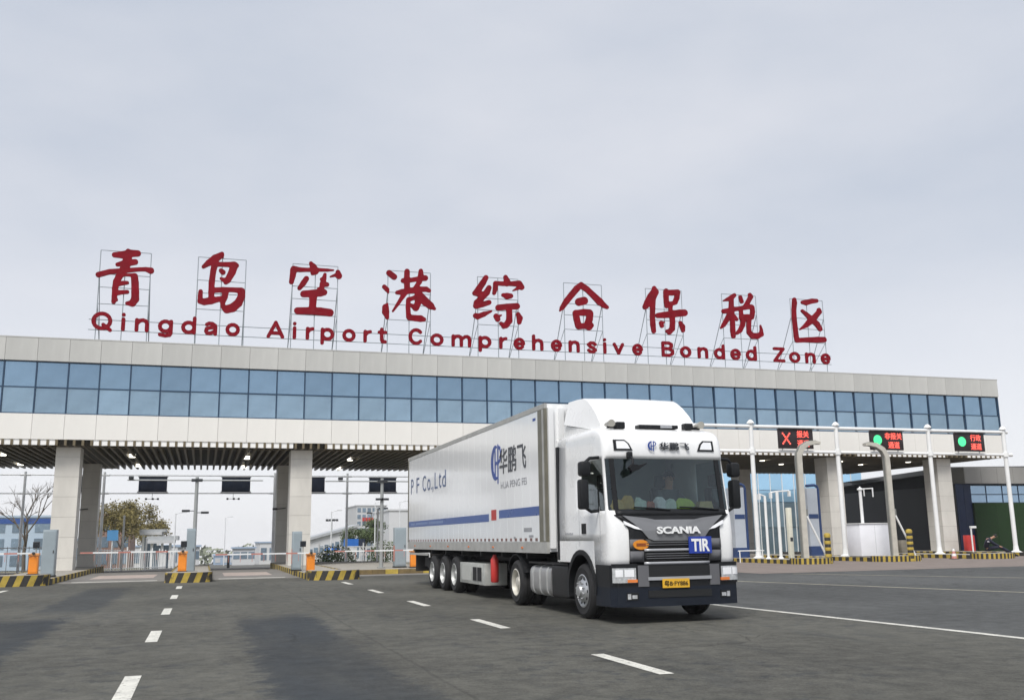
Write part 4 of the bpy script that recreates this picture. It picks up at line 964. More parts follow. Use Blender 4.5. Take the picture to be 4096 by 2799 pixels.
# running gear
rg = MB(); rg.box(7.55, 7.67, 20.2, 33.2, .92, 1.165); rg.box(8.48, 8.60, 20.2, 33.2, .92, 1.165)
for y in (20.6, 22.5, 24.4, 26.3, 28.2, 30.1, 32.6): rg.box(6.9, 9.25, y, y + .1, 1.04, 1.168)
rg.box(7.2, 8.95, TRY1 - .12, TRY1 - .02, .5, .62); rg.box(7.6, 7.7, TRY1 - .11, TRY1 - .03, .6, 1.16); rg.box(8.45, 8.55, TRY1 - .11, TRY1 - .03, .6, 1.16)
rg.build('trailer_frame', M_chas, tl)
AX = (26.95, 28.32, 29.72)
for y in AX:
    ax_ = MB().cyl((TRX0 + .3, y, .5), (TRX1 - .3, y, .5), .075, n=12).build('axle', M_chas, tl)
    for s in (-1, 1):
        wheel(tl, (TRX0 + .17) if s < 0 else (TRX1 - .17), y, s, dish=.12, rimm=M_steel, dual=True)
        xx = 7.6 if s < 0 else 8.5
        MB().box(xx - .04, xx + .04, y - .55, y + .55, .66, .74).build('leaf_spring', M_chas, tl)
for s in (-1, 1):
    xx = TRX0 + .55 if s < 0 else TRX1 - .55
    MB().box(xx - .06, xx + .06, 22.05, 22.17, .12, 1.16).build('landing_leg', M_chas, tl)
    MB().box(xx - .14, xx + .14, 21.98, 22.24, .08, .119).build('landing_foot', M_chas, tl)
    xa, xb = sorted(((TRX0 + .02) if s < 0 else (TRX1 - .02), (TRX0 + .05) if s < 0 else (TRX1 - .05)))
    MB().box(xa, xb, 30.4, 33.2, .98, 1.05).build('side_guard', M_rail, tl)
gb = MB().box(TRX0 + .03, TRX0 + .62, 23.82, 26.32, .32, .86, .015).build('equipment_box', mat('equipment_box_grey', (.40, .41, .385), .5, var=.2, scale=4), tl, smooth=True)
MB().box(TRX0 + .015, TRX0 + .029, 24.15, 24.95, .42, .76).build('box_vent', M_blk, gb)
MB().box(TRX0 + .01, TRX0 + .014, 24.5, 24.55, .42, .76).build('vent_bar', M_silv, gb)
MB().box(TRX0 + .02, TRX0 + .029, 25.2, 26.1, .40, .80).build('box_door', mat('equipment_door_grey', (.46, .47, .44), .5), gb)
ex = MB().lathe([(0, 0), (0, .08), (.03, .10), (.55, .10), (.63, .05), (.67, .04), (.67, 0)], (TRX0 + .13, 23.3, .42), 'z', 18).build('fire_bottle', M_redm, tl, smooth=True)
MB().box(TRX0 + .06, TRX0 + .5, 32.3, 32.34, .45, 1.0).build('mud_flap', M_rub, tl)
MB().box(TRX1 - .5, TRX1 - .06, 32.3, 32.34, .45, 1.0).build('mud_flap', M_rub, tl)

for y, x0, x1 in ((24.6, 7.75, 8.4), (31.0, 7.0, 8.2), (25.5, 8.7, 9.2)):  # underbody pieces added from here to cut light reaching the road beneath
    MB().cyl((x0, y, .74), (x1, y, .74), .16, n=14).build('belly_filler_tube', M_chas, tl, smooth=True)
MB().box(7.05, 9.1, 30.55, 31.75, .62, .90).build('belly_filler_slab', M_chas, tl)
MB().box(TRX1 - .62, TRX1 - .03, 22.8, 25.6, .40, 1.0).build('belly_filler_box', M_chas, tl)

# ------------------------------------------------ islands, barriers, cabinets
M_kconc = mat('island_concrete', (.33, .31, .27), .85, var=.15, scale=2)
M_kyel = mat('kerb_yellow', (.44, .32, .055), .7, var=.22, scale=5)
M_kblk = mat('kerb_black', (.035, .033, .03), .75, var=.3, scale=5)
M_kbrn = mat('kerb_faded_brown', (.16, .115, .05), .85, var=.3, scale=3)
M_orng = mat('barrier_orange', (.85, .27, .025), .42, var=.06, scale=3)
M_cab = mat('cabinet_grey_blue', (.29, .345, .375), .45, var=.06, scale=2)
M_wht = mat('white_powder_coat', (.80, .81, .80), .4, var=.05)
M_postg = mat('grey_post', (.33, .345, .34), .5, metal=.2, var=.1)
M_dkdev = mat('dark_device', (.03, .033, .037), .45, var=.15)
M_redst = mat('barrier_red_band', (.52, .22, .18), .5, var=.1)
def island(x0, x1, y0, y1, h, label, nose=1.2, pitch=.62, side=True, low=.2):
    t = thing('traffic_island', ((x0 + x1) / 2, y0, 0), label, 'traffic island', 'traffic islands between the gate lanes')
    # body behind the nose block
    MB().box(x0 + .08, x1 - .08, y0 + nose, y1, -.3, low).build('island_body', M_kconc, t)
    # kerb stones along both sides, alternately painted
    kl = .62 if pitch > .55 else .30
    n = int((y1 - y0 - nose) / kl)
    n = min(n, 34)
    for k in range(n):
        ya = y0 + nose + kl * k
        for xa, xb in ((x0, x0 + .078), (x1 - .078, x1)):
            box('kerb_stone', (M_kyel if k % 2 else M_kblk) if side else (M_kbrn if k % 3 else M_kblk), t, xa, xb, ya + .006, ya + kl - .006, -.3, low + .012)
    # round-ended nose block with slanted stripes
    cx, w = (x0 + x1) / 2, (x1 - x0) / 2
    bd = MB(); n = 24; vs = []; fs = []
    ang = [math.pi + math.pi * k / n for k in range(n + 1)]
    out = [(x0, y0 + nose)] + [(cx + w * math.cos(a), y0 + .55 + .55 * math.sin(a)) for a in ang] + [(x1, y0 + nose)]
    MB().prism(out, -.3, h - .012, 'xy').build('nose_block', M_kblk, t)
    # yellow stripes: thin curved plates standing on the nose face
    arc = [0]
    for a, c in zip(out[:-1], out[1:]): arc.append(arc[-1] + math.hypot(c[0] - a[0], c[1] - a[1]))
    def at(s_):
        s_ = max(0, min(arc[-1], s_))
        for i in range(len(arc) - 1):
            if s_ <= arc[i + 1]:
                k = (s_ - arc[i]) / max(1e-6, arc[i + 1] - arc[i])
                return (out[i][0] + (out[i + 1][0] - out[i][0]) * k, out[i][1] + (out[i + 1][1] - out[i][1]) * k)
        return out[-1]
    s_ = .12
    while s_ < arc[-1] - .2:
        vs = []; fs = []
        for k in range(5):
            for zz, sh_ in ((.0, 0), (h - .005, .14 if pitch > .55 else .01)):
                q = at(s_ + pitch * .36 * k / 4 + sh_); d = Vector((q[0] - cx, q[1] - (y0 + .75))).normalized() * .005
                vs.append((q[0] + d.x, q[1] + d.y, zz))
        for k in range(4): fs.append((2 * k, 2 * k + 2, 2 * k + 3, 2 * k + 1))
        MB().add(vs, fs).build('yellow_stripe', M_kyel, t)
        s_ += pitch * .74
    MB().prism([(cx + (a - cx) * .97, y0 + .6 + (b - y0 - .6) * .97) for a, b in out], h - .0118, h, 'xy').build('nose_top', M_kconc, t)
    return t
island(-8.1, -5.45, 39.7, 62, .40, 'striped traffic island in front of the leftmost broad column')
island(-1.32, .42, 39.3, 60, .38, 'striped traffic island in the middle of the open lanes, carrying a tall grey pole')
island(3.95, 5.95, 38.1, 62, .36, 'striped traffic island in front of the column nearest the trailer')
island(28.1, 30.1, 41.3, 62, .30, 'striped traffic island carrying three slim white posts, right of the truck', pitch=.34)
island(33.3, 35.9, 41.8, 62, .30, 'striped traffic island under the white cabinet', pitch=.34)
island(40.1, 42.4, 42.2, 62, .30, 'striped traffic island with a small cone before it', pitch=.34)
island(46.2, 48.3, 44.6, 62, .30, 'striped traffic island where the seated person rests', pitch=.34)
t = thing('traffic_island', (8, 43.2, 0), 'low brown-kerbed island half hidden behind the trailer', 'traffic island', 'traffic islands between the gate lanes')
MB().box(6.12, 10.6, 43.3, 62, -.3, .18).build('island_body', M_kconc, t)
for k in range(8): box('kerb_stone', M_kbrn if k % 3 else M_kyel, t, 6.1 + .57 * k, 6.1 + .57 * k + .56, 43.2, 43.3, -.3, .2)
for k in range(16): box('kerb_stone', M_kbrn if k % 3 else M_kblk, t, 6.0, 6.1, 43.2 + .6 * k, 43.2 + .6 * k + .59, -.3, .2)

def barrier(x, y, z0, ax, L_, label):
    t = thing('barrier_gate', (x, y, z0), label, 'barrier', 'orange barrier gates')
    MB().box(x - .16, x + .16, y - .16, y + .16, z0 + .04, z0 + .70, .02).build('cabinet', M_orng, t, smooth=True)
    MB().box(x - .20, x + .20, y - .20, y + .20, z0, z0 + .039).build('base_plate', M_kblk, t)
    MB().box(x - .185, x + .185, y - .185, y + .185, z0 + .705, z0 + .80, .015).build('cabinet_cap', mat('barrier_orange_cap', (.80, .36, .12), .45), t, smooth=True)
    MB().box(x - .12, x + .12, y - .166, y - .161, z0 + .12, z0 + .62).build('cabinet_door', M_orng, t)
    MB().cyl((x, y - .30, z0 + .80), (x, y - .18, z0 + .80), .05, n=10).build('arm_pivot', M_kblk, t)
    n = int(L_ / .45)
    for k in range(n):
        xa, xb = sorted((x + ax * (.1 + .45 * k), x + ax * (.1 + .45 * (k + 1) - .002)))
        box('arm_segment', M_redst if k % 3 == 1 else M_wht, t, xa, xb, y - .27, y - .235, z0 + .775, z0 + .83)
    for k in range(n - 1):
        xx = x + ax * (.5 + .45 * k)
        box('arm_fringe', M_redst, t, xx - .008, xx + .008, y - .255, y - .25, z0 + .50, z0 + .763)
    return t
barrier(-6.05, 40.75, .38, -1, 3.4, 'orange barrier gate with its arm reaching out of the left edge')
barrier(-.72, 40.6, .36, -1, 3.6, 'orange barrier gate on the middle island, arm lowered to the left')
barrier(3.9 + .30, 40.2, .21, -1, 3.6, 'orange barrier gate beside the column, arm lowered over the central lane')
barrier(9.45, 45, .20, -1, 3.7, 'orange barrier gate partly hidden by the trailer tail')
def cabinet(x, y, z0, w, d, h, label):
    t = thing('equipment_cabinet', (x, y, z0), label, 'cabinet', 'tall grey lane cabinets')
    MB().box(x - w / 2, x + w / 2, y - d / 2, y + d / 2, z0 + .06, z0 + h, .015).build('cabinet_body', M_cab, t, smooth=True)
    MB().box(x - w / 2 - .02, x + w / 2 + .02, y - d / 2 - .02, y + d / 2 + .02, z0, z0 + .059).build('plinth', M_kblk, t)
    MB().box(x - w / 2 + .03, x + w / 2 - .03, y - d / 2 - .012, y - d / 2 - .001, z0 + .14, z0 + h - .08).build('cabinet_door', M_cab, t)
    MB().box(x + w / 2 - .09, x + w / 2 - .06, y - d / 2 - .03, y - d / 2 - .0125, z0 + h * .5, z0 + h * .5 + .12).build('door_handle', M_kblk, t)
    MB().box(x - w / 2 - .006, x - w / 2 - .001, y - d / 2 + .05, y + d / 2 - .05, z0 + .3, z0 + h * .55).build('red_notice', M_redst, t)
    return t
cabinet(-5.92, 43.6, .21, .50, .55, 1.88, 'tall grey-blue cabinet standing against the leftmost broad column')
cabinet(-.46, 43, .21, .36, .5, 1.86, 'narrow grey-blue cabinet behind the barrier on the middle island')
cabinet(3.98, 44, .21, .40, .5, 1.70, 'grey-blue cabinet at the foot of the second broad column')
cabinet(8.98, 46, .19, .54, .5, 1.86, 'grey-blue cabinet just left of the trailer tail')
def lane_display(x, y, z0, h, label):
    t = thing('lane_display', (x, y, z0), label, 'display', 'small lane displays on posts')
    MB().cyl((x, y, z0), (x, y, z0 + h - .24), .025, n=8).build('post', M_postg, t)
    MB().box(x - .12, x + .12, y - .05, y + .05, z0 + h - .24, z0 + h, .012).build('screen_housing', M_dkdev, t, smooth=True)
    MB().box(x - .10, x + .10, y - .058, y - .051, z0 + h - .215, z0 + h - .03).build('screen', mat('dark_screen', (.012, .015, .02), .15), t)
lane_display(-6.22, 42.2, .21, 1.40, 'small dark lane display on a post behind the left orange barrier')
lane_display(-.72, 42.0, .21, 1.35, 'small dark lane display on a post behind the middle orange barrier')
lane_display(4.08, 42.2, .21, 1.28, 'small dark lane display on a post before the second broad column')
def cam_pole(x, y, z0, h, arm_l, arm_r, label, heads):
    t = thing('camera_pole', (x, y, z0), label, 'camera pole', 'grey camera poles on the islands')
    MB().cyl((x, y, z0), (x, y, z0 + h), .095, .075, 14).build('pole', M_postg, t, smooth=True)
    MB().cyl((x, y, z0), (x, y, z0 + .04), .2, n=14).build('base_flange', M_postg, t)
    MB().cyl((x - arm_l, y - .02, z0 + h - .15), (x + arm_r, y - .02, z0 + h - .15), .03, n=8).build('cross_arm', M_postg, t)
    MB().box(x - .24, x + .24, y - .12, y + .1, z0 + h - .21, z0 + h - .09).build('arm_clamp', M_dkdev, t)
    for hx, hz, s in heads:
        c = MB(); c.cyl((x, y, z0 + hz), (x + hx * .6, y - .05, z0 + hz), .018, n=6)
        c.box(x + hx - .17, x + hx + .17, y - .16, y - .02, z0 + hz - .05, z0 + hz + .05)
        c.build('camera_head', M_dkdev, t)
    return t
cam_pole(-.36, 46, .21, 4.2, 2.95, 2.9, 'tall grey pole with cross arm and two cameras on the middle island', [(-.42, 2.68, 1), (.40, 2.60, 1)])
cam_pole(8.1, 46, .19, 4.2, 2.7, 2.2, 'tall grey pole with cross arm just left of the trailer', [(-.14, 3.2, 1), (.14, 3.2, 1)])
for x, y, l in ((-4.35, 46, 'dark traffic camera hung on the left end of the middle cross arm'), (6.1, 46, 'dark traffic camera hung on the cross arm beside the second column')):
    t = thing('traffic_camera', (x + (1.2 if x < 0 else 0), y, 4.3), l, 'camera', 'traffic cameras on the cross arms')
    xx = x + (1.2 if x < 0 else 0)
    MB().box(xx - .1, xx + .1, y - .22, y + .05, 4.29, 4.42, .01).build('camera_body', M_dkdev, t, smooth=True)
    MB().cyl((xx, y - .26, 4.35), (xx, y - .22, 4.35), .05, n=10).build('camera_lens', M_dkdev, t)
for x, y, l in ((-7.35, 65.1, 'dark camera bracket on the rear column at the left'), (4.6, 65.1, 'dark camera bracket on the rear column beside the central lane')):
    t = thing('wall_camera', (x, y, 3.55), l, 'camera', 'cameras fixed to the rear columns')
    MB().cyl((x - .15, y - .25, 3.55), (x + .5, y - .12, 3.62), .03, n=8).build('bracket', M_dkdev, t)
    MB().box(x - .35, x - .05, y - .35, y - .18, 3.48, 3.62, .01).build('camera_body', M_dkdev, t, smooth=True)

# ------------------------------------------------ rear gantry with dark display backs
M_gal = mat('galvanised_gantry', (.78, .80, .81), .45, metal=.3, var=.1)
M_disp = mat('navy_display_back', (.012, .022, .05), .45, var=.2)
GY = 74.0
t = thing('rear_gantry', (0, GY, terrain(GY)), 'slim grey gantry behind the gate building, spanning the lanes', 'gantry')
for x in (-19.5, -11.95, -6.85, 4.95, 10.35, 17.5, 24.5):
    MB().cyl((x, GY, terrain(GY)), (x, GY, 6.5), .10, .09, 12).build('post', M_gal, t, smooth=True)
    MB().cyl((x - .35, GY, 5.0), (x + .35, GY, 5.0), .07, n=8).build('beam_sleeve', M_gal, t); MB().cyl((x - .35, GY, 6.28), (x + .35, GY, 6.28), .07, n=8).build('beam_sleeve', M_gal, t)
for zz in (5.0, 6.28): MB().cyl((-19.5, GY, zz), (24.5, GY, zz), .045, n=8).build('beam', M_gal, t)
for x0, x1, l in ((-9.25, -7.3, 'dark display board half hidden behind the leftmost column'), (-4.55, -2.63, 'dark display board over the left open lane'), (1.16, 3.18, 'dark display board over the central open lane'), (6.7, 8.63, 'dark display board half hidden behind the second column'), (12.03, 14.1, 'dark display board beside the trailer, crossed by a pole')):
    t = thing('display_board', ((x0 + x1) / 2, GY, 5.1), l, 'display board', 'display boards on the rear gantry')
    MB().box(x0, x1, GY - .16, GY + .1, 5.13, 6.15, .02).build('board_housing', M_disp, t, smooth=True)
    MB().box(x0 - .05, x1 + .05, GY - .2, GY + .12, 6.151, 6.20).build('top_rail', M_dkdev, t)
    MB().box(x0 - .07, x1 + .07, GY - .2, GY + .12, 5.07, 5.129).build('bottom_rail', M_dkdev, t)
    for k in range(3): MB().box(x0 + .2 + .6 * k, x0 + .5 + .6 * k, GY - .166, GY - .161, 5.3, 5.9).build('service_hatch', M_disp, t)
for x, l in ((-3.6, 'small camera cluster hanging below the left display board'), (2.0, 'small camera cluster hanging below the central display board')):
    t = thing('lane_camera', (x, GY, 4.5), l, 'camera', 'lane cameras under the rear gantry')
    MB().cyl((x, GY, 4.6), (x, GY, 4.98), .02, n=6).build('drop_rod', M_gal, t)
    MB().cyl((x - .45, GY, 4.6), (x + .45, GY, 4.6), .02, n=6).build('spreader', M_gal, t)
    for dx in (-.4, .05, .4): MB().box(x + dx - .07, x + dx + .07, GY - .15, GY + .05, 4.53, 4.66).build('camera_body', M_dkdev, t)

# ------------------------------------------------ front gantry on the right with lit lane signs
GY = 47.0
t = thing('lane_gantry', (38, GY, 0), 'white tubular gantry on slim posts carrying the lit lane signs', 'gantry')
PX = (17.9, 23.5, 29.12, 34.75, 41.25, 46.9)
for x in PX:
    MB().cyl((x, GY, .2), (x, GY, 7.62), .13, .12, 16).build('post', M_wht, t, smooth=True)
    MB().lathe([(0, .30), (.05, .30), (.12, .17), (.42, .135)], (x, GY, .19), 'z', 16).build('base_flange', M_wht, t, smooth=True)
    MB().lathe([(0, .15), (.02, .22), (.08, .20), (.20, .10), (.24, .0)], (x, GY, 7.60), 'z', 16).build('post_cap', M_wht, t, smooth=True)
    MB().cyl((x, GY, 5.93), (x, GY, 6.2), .19, n=16).build('joint_sleeve', M_wht, t, smooth=True)
    for s in (-1, 1):
        MB().prism([(x + s * .10, .32), (x + s * .26, .235), (x + s * .10, .235)], GY - .012, GY + .012, 'xz').build('base_gusset', M_wht, t)
for zz, r in ((7.45, .10), (6.06, .085)):
    MB().cyl((17.9, GY, zz), (47.2, GY, zz), r, n=14).build('chord', M_wht, t, smooth=True)
for x in (47.15,): MB().cyl((x - .3, GY, 6.06), (x + .25, GY, 6.06), .11, n=12).build('chord_end', M_wht, t)
M_ledb = mat('led_panel_black', (.018, .010, .012), .45, var=.2)
M_ledr = mat('led_red', (.5, .05, .04), .5, emit=(1.0, .12, .085), estr=.75)
M_ledg = mat('led_green', (.05, .5, .2), .5, emit=(.06, .80, .26), estr=.55)
def led(x0, x1, top, rows, sym, label):
    t = thing('lane_sign', ((x0 + x1) / 2, GY, 6.1), label, 'lane sign', 'lit lane signs on the white gantry')
    y = GY - .24
    MB().box(x0, x1, y, GY - .09, 6.22, 7.33, .015).build('sign_housing', M_ledb, t, smooth=True)
    MB().box(x0 - .04, x1 + .04, y - .12, y + .01, 7.331, 7.36).build('sun_hood', M_dkdev, t)
    for xx in (x0 + .3, x1 - .3): MB().box(xx - .03, xx + .03, GY - .089, GY - .05, 6.0, 7.5).build('hanger', M_wht, t)
    cx = x0 + .48
    if sym == 'x':
        b = MB()
        for k in range(-3, 4):
            for q in ((k, k), (k, -k)):
                b.box(cx + q[0] * .075 - .042, cx + q[0] * .075 + .042, y - .012, y - .004, 6.78 + q[1] * .095 - .05, 6.78 + q[1] * .095 + .05)
        b.build('red_cross', M_ledr, t)
    else:
        MB().lathe([(-.012, 0), (-.012, .29), (-.004, .29)], (cx, y, 6.80), 'y', 28).build('green_light', M_ledg, t)
    for k, tx in enumerate(rows):
        w_ = .40 * len(tx)
        xc = x0 + (x1 - x0) * .70
        put_text('led_lettering', tx, M_ledr, t, FRONT, (xc - w_ / 2, y - .006, 6.84 - .52 * k), w=w_, h=.40, depth=.004, bold=.012)
led(30.75, 33.0, 7.3, ('报关', '通道'), 'x', 'lit lane sign with a red cross, nearest the truck')
led(36.92, 39.2, 7.3, ('非报关', '通道'), 'o', 'lit lane sign with green light, middle of the three, behind a curved pole')
led(43.0, 45.17, 7.3, ('行政', '通道'), 'o', 'lit lane sign with green light at the right end of the gantry')

# ------------------------------------------------ curved sensor portals
M_port = mat('portal_grey_beige', (.52, .50, .44), .5, var=.12, scale=2.5)
M_portd = mat('portal_shadow_grey', (.20, .205, .19), .6, var=.12)
def portal(x, y, s, label):
    t = thing('sensor_portal', (x, y, 0), label, 'portal', 'curved sensor portals')
    ax = [(x, .10), (x, 5.2), (x + s * .02, 5.45), (x + s * .22, 5.80), (x + s * .60, 6.02), (x + s * 1.05, 6.08), (x + s * 1.30, 6.04)]
    hw = [.14, .135, .135, .13, .11, .085, .055]
    def strip(name, off0, off1, d0, d1, m):
        vs = []; fs = []
        for i, ((px, pz), h_) in enumerate(zip(ax, hw)):
            a = Vector(ax[max(i - 1, 0)]); c = Vector(ax[min(i + 1, len(ax) - 1)]); d = (c - a).normalized(); n = Vector((d.y, -d.x))
            for o, dd in ((off0, d0), (off1, d0), (off1, d1), (off0, d1)):
                q = Vector((px, pz)) + n * o * h_ / .16; vs.append((q.x, y + dd, q.y))
        for i in range(len(ax) - 1):
            for k in range(4): fs.append((4 * i + k, 4 * i + (k + 1) % 4, 4 * i + 4 + (k + 1) % 4, 4 * i + 4 + k))
        n_ = len(ax); fs += [(0, 1, 2, 3), (4 * n_ - 4, 4 * n_ - 3, 4 * n_ - 2, 4 * n_ - 1)]
        return MB().add(vs, fs).build(name, m, t, smooth=True, angle=30)
    strip('column', -.16, .16, -.13, .16, M_port)
    strip('side_shade_strip', -.205, -.161, -.05, .10, M_portd); strip('side_shade_strip', .161, .205, -.05, .10, M_portd)  # shade on the pole's sides put into these darker grey strips
    MB().box(x - .3, x + .3, y - .3, y + .38, 0, .099).build('base_plate', M_portd, t)
    MB().cyl((x + .18, y - .1, 2.35), (x + 1.25, y - .2, .05), .05, n=10).build('back_stay', M_wht, t)
    MB().box(x + .125, x + .24, y - .12, y + .06, 2.25, 2.7).build('control_box', M_portd, t)
    MB().lathe([(0, .19), (.03, .19), (.06, .07)], (x + 1.25, y - .2, 0), 'z', 12).build('stay_foot', M_wht, t)
    return t
portal(28.75, 42.1, 1, 'grey curved sensor pole bending right, nearer the truck')
portal(34.35, 42.4, -1, 'grey curved sensor pole bending left, beside the white cabinet')
def bollard(x, y, h, n, label):
    t = thing('striped_bollard', (x, y, 0), label, 'bollard', 'yellow and black bollards')
    dz = h / n
    for k in range(n):
        bul = .02 if k % 2 == 0 else 0
        MB().lathe([(0, 0), (0, .14 + bul * .5), (dz * .5, .148 + bul), (dz, .14 + bul * .5), (dz, 0)], (x, y, dz * k), 'z', 18).build('band', M_kyel if k % 2 == 0 else M_kblk, t, smooth=True)
    MB().lathe([(0, .145), (.05, .12), (.07, 0)], (x, y, h), 'z', 18).build('cap', M_kyel, t, smooth=True)
bollard(29.75, 41.6, 1.44, 9, 'yellow and black bollard beside the left curved pole')
bollard(34.95, 41.9, 1.58, 11, 'yellow and black bollard beside the right curved pole')
# white cabinet on the island and slim camera mast on it
t = thing('white_cabinet', (34.5, 44.6, .21), 'large plain white cabinet on the island, between the two curved poles', 'cabinet')
MB().box(33.55, 35.42, 44.0, 45.15, .26, 1.96, .02).build('cabinet_body', mat('cabinet_white', (.80, .81, .85), .35, var=.03), t, smooth=True)
MB().box(33.5, 35.47, 43.95, 45.2, 1.961, 2.0).build('cabinet_lid', M_wht, t); MB().box(33.6, 35.37, 44.05, 45.1, .2, .259).build('plinth', M_kconc, t)
MB().box(34.49, 34.50, 43.994, 43.999, .34, 1.9).build('door_seam', M_postg, t)
t = thing('reader_mast', (34.25, 44.6, 2.0), 'slim white mast with a hooked reader arm standing on the white cabinet', 'mast')
MB().cyl((34.3, 44.7, 2.0), (34.3, 44.7, 3.78), .085, n=12).build('mast', M_wht, t, smooth=True)
MB().lathe([(0, .10), (.02, .16), (.09, .15), (.14, .05), (.2, .03), (.2, 0)], (34.3, 44.7, 3.78), 'z', 14).build('mast_head', M_wht, t, smooth=True)
MB().cyl((34.3, 44.7, 3.85), (35.12, 44.7, 3.88), .03, n=8).build('arm', M_wht, t); MB().cyl((35.12, 44.7, 3.92), (35.12, 44.7, 3.42), .035, n=8).build('reader', M_wht, t); MB().cyl((34.55, 44.7, 3.84), (34.55, 44.7, 3.46), .03, n=8).build('reader', M_wht, t)
# tall kiosk panel with blue frame
M_navy = mat('navy_tube', (.02, .05, .15), .4, var=.1)
M_kpan = mat('kiosk_pale_grey', (.46, .50, .55), .35, var=.05)
def kiosk(x, y, label):
    t = thing('kiosk_panel', (x + .4, y, .2), label, 'kiosk', 'navy framed kiosk panels')
    MB().box(x, x + .70, y - .05, y + .70, .75, 4.15).build('panel', M_kpan, t)
    MB().box(x, x + .72, y - .10, y + .72, .2, .749).build('plinth', M_navy, t)
    MB().box(x + .03, x + .68, y - .06, y - .051, 2.36, 2.62).build('blue_band', M_navy, t)
    MB().tube([(x + .80, y, .2), (x + .80, y, 4.1), (x + .72, y, 4.27), (x + .55, y, 4.33), (x, y, 4.28)], .085, 10).build('frame_tube', M_navy, t, smooth=True)
kiosk(34.25, 49.6, 'tall pale grey kiosk panel edged with a navy tube, beside the left curved pole')
kiosk(28.9, 49.0, 'navy edged kiosk panel mostly hidden behind the cab')
# three slim white posts on the first right island
def slim(x, y, h, arms, label, r=.07):
    t = thing('reader_post', (x, y, .2), label, 'post', 'slim white reader posts')
    MB().cyl((x, y, .2), (x, y, .2 + h), r, n=10).build('post', M_wht, t, smooth=True)
    MB().lathe([(0, .15), (.03, .15), (.1, r)], (x, y, .2), 'z', 12).build('foot', M_wht, t)
    for ax_, az in arms:
        MB().cyl((x, y, .2 + h - .02), (x + ax_, y, .2 + h + az), .04, n=8).build('arm', M_wht, t); MB().box(x + ax_ - .05, x + ax_ + .05, y - .08, y + .08, .2 + h + az - .30, .2 + h + az).build('reader', M_wht, t)
slim(28.6, 45.2, 3.3, [(-.35, .10)], 'slim white post with a short arm, farthest left of the trio')
slim(29.3, 45.1, 3.55, [(.75, .02), (-.4, -.08)], 'slim white post with arms to both sides, middle of the trio', .085)
t = thing('ticket_column', (29.6, 44.6, .2), 'stout cream ticket column beside the slim white posts', 'column')
MB().box(29.5, 29.74, 44.5, 44.74, .21, 2.85, .03).build('column', mat('cream_plastic', (.70, .69, .58), .5, var=.05), t, smooth=True)
MB().box(29.54, 29.70, 44.49, 44.499, 1.1, 1.3).build('ticket_slot', M_dkdev, t); MB().box(29.47, 29.77, 44.47, 44.77, .2, .209).build('base', M_dkdev, t)
t = thing('bench_barrier', (28.3, 46.2, .2), 'low white rail between the slim posts', 'rail')
MB().cyl((27.5, 46.4, .62), (29.1, 46.4, .62), .03, n=8).build('rail', M_wht, t); MB().cyl((27.6, 46.4, 0), (27.6, 46.4, .62), .03, n=8).build('leg', M_wht, t); MB().cyl((29.0, 46.4, .2), (29.0, 46.4, .62), .03, n=8).build('leg', M_wht, t)
# small items at the right
t = thing('lamp_post', (45.6, 49, .0), 'short white post with a small angled head near the green wall', 'lamp post')
MB().cyl((45.55, 49, 0), (45.55, 49, 1.75), .045, n=8).build('post', M_wht, t); MB().box(45.50, 45.92, 48.92, 49.08, 1.66, 1.80, .02).build('head', M_wht, t)
t = thing('hydrant_cabinet', (49.0, 53.0, 0), 'red fire hydrant cabinet at the foot of the dark building', 'cabinet')
MB().box(48.85, 49.5, 53.0, 53.35, .04, 1.22, .02).build('cabinet_body', M_redm, t, smooth=True); MB().box(48.9, 49.45, 52.988, 52.999, .12, 1.14).build('cabinet_door', M_redm, t); MB().box(48.83, 49.52, 52.98, 53.37, 0, .039).build('base', M_kblk, t)
t = thing('traffic_cone', (39.2, 43.6, 0), 'small red and white cone on the pavers before the third right island', 'cone')
MB().box(39.02, 39.38, 43.42, 43.78, .007, .04).build('base', M_kblk, t)
for k, (r0, r1) in enumerate(((.15, .125), (.125, .10), (.10, .075), (.075, .045))):
    MB().lathe([(0, r0), (.13, r1), (.13, 0)], (39.2, 43.6, .04 + .13 * k), 'z', 14).build('band', M_redst if k % 2 == 0 else M_wht, t, smooth=True)
M_rock = mat('utility_box_stone', (.22, .20, .16), .9, var=.2)
for x, w_, h_, l, m_ in ((40.35, .55, .85, 'low pale utility box beside the third right island post', M_wht), (41.3, .75, .80, 'low brown utility box beside the post of the third right island', M_rock)):
    t = thing('utility_box', (x, 50, .2), l, 'utility box')
    MB().box(x - w_ / 2, x + w_ / 2, 49.8, 50.3, .25, .2 + h_, .03).build('body', m_, t, smooth=True); MB().box(x - w_ / 2 - .04, x + w_ / 2 + .04, 49.76, 50.34, .2, .249).build('plinth', M_kconc, t)

# ------------------------------------------------ dark office building at the right
M_navyg = mat('navy_glass', (.008, .022, .070), .2, var=.2, scale=.6, rand=.15, rvar=.05, spec=.2)
M_winb = mat('office_blue_pane', (.30, .42, .55), .06, metal=.85, var=.1, scale=.5, rand=.10)
M_fasc = mat('office_grey_fascia', (.27, .265, .25), .55, var=.08, scale=.5, rand=.03)
M_turf = mat('green_turf_wall', (.007, .034, .004), .9, var=.35, scale=7, bump=.8, bscale=45)
M_dkro = mat('office_dark_roof', (.12, .12, .12), .7, var=.1)
of = thing('office_building', (66, 66, 0), 'low dark office building with grey fascia and a green turf wall, at the right edge', 'building')
MB().box(54.2, 84, 58.5, 80, -.6, 4.9).build('wall', mat('office_dark_wall', (.02, .024, .03), .6), of)
MB().box(53.55, 84.5, 57.7, 60.2, 4.97, 6.12).build('fascia_core', M_dkro, of)
for k in range(20):
    box('fascia_panel', M_fasc, of, 53.5 + 1.5 * k + .01, 55.0 + 1.5 * k - .01, 57.62, 57.695, 4.95, 6.16)
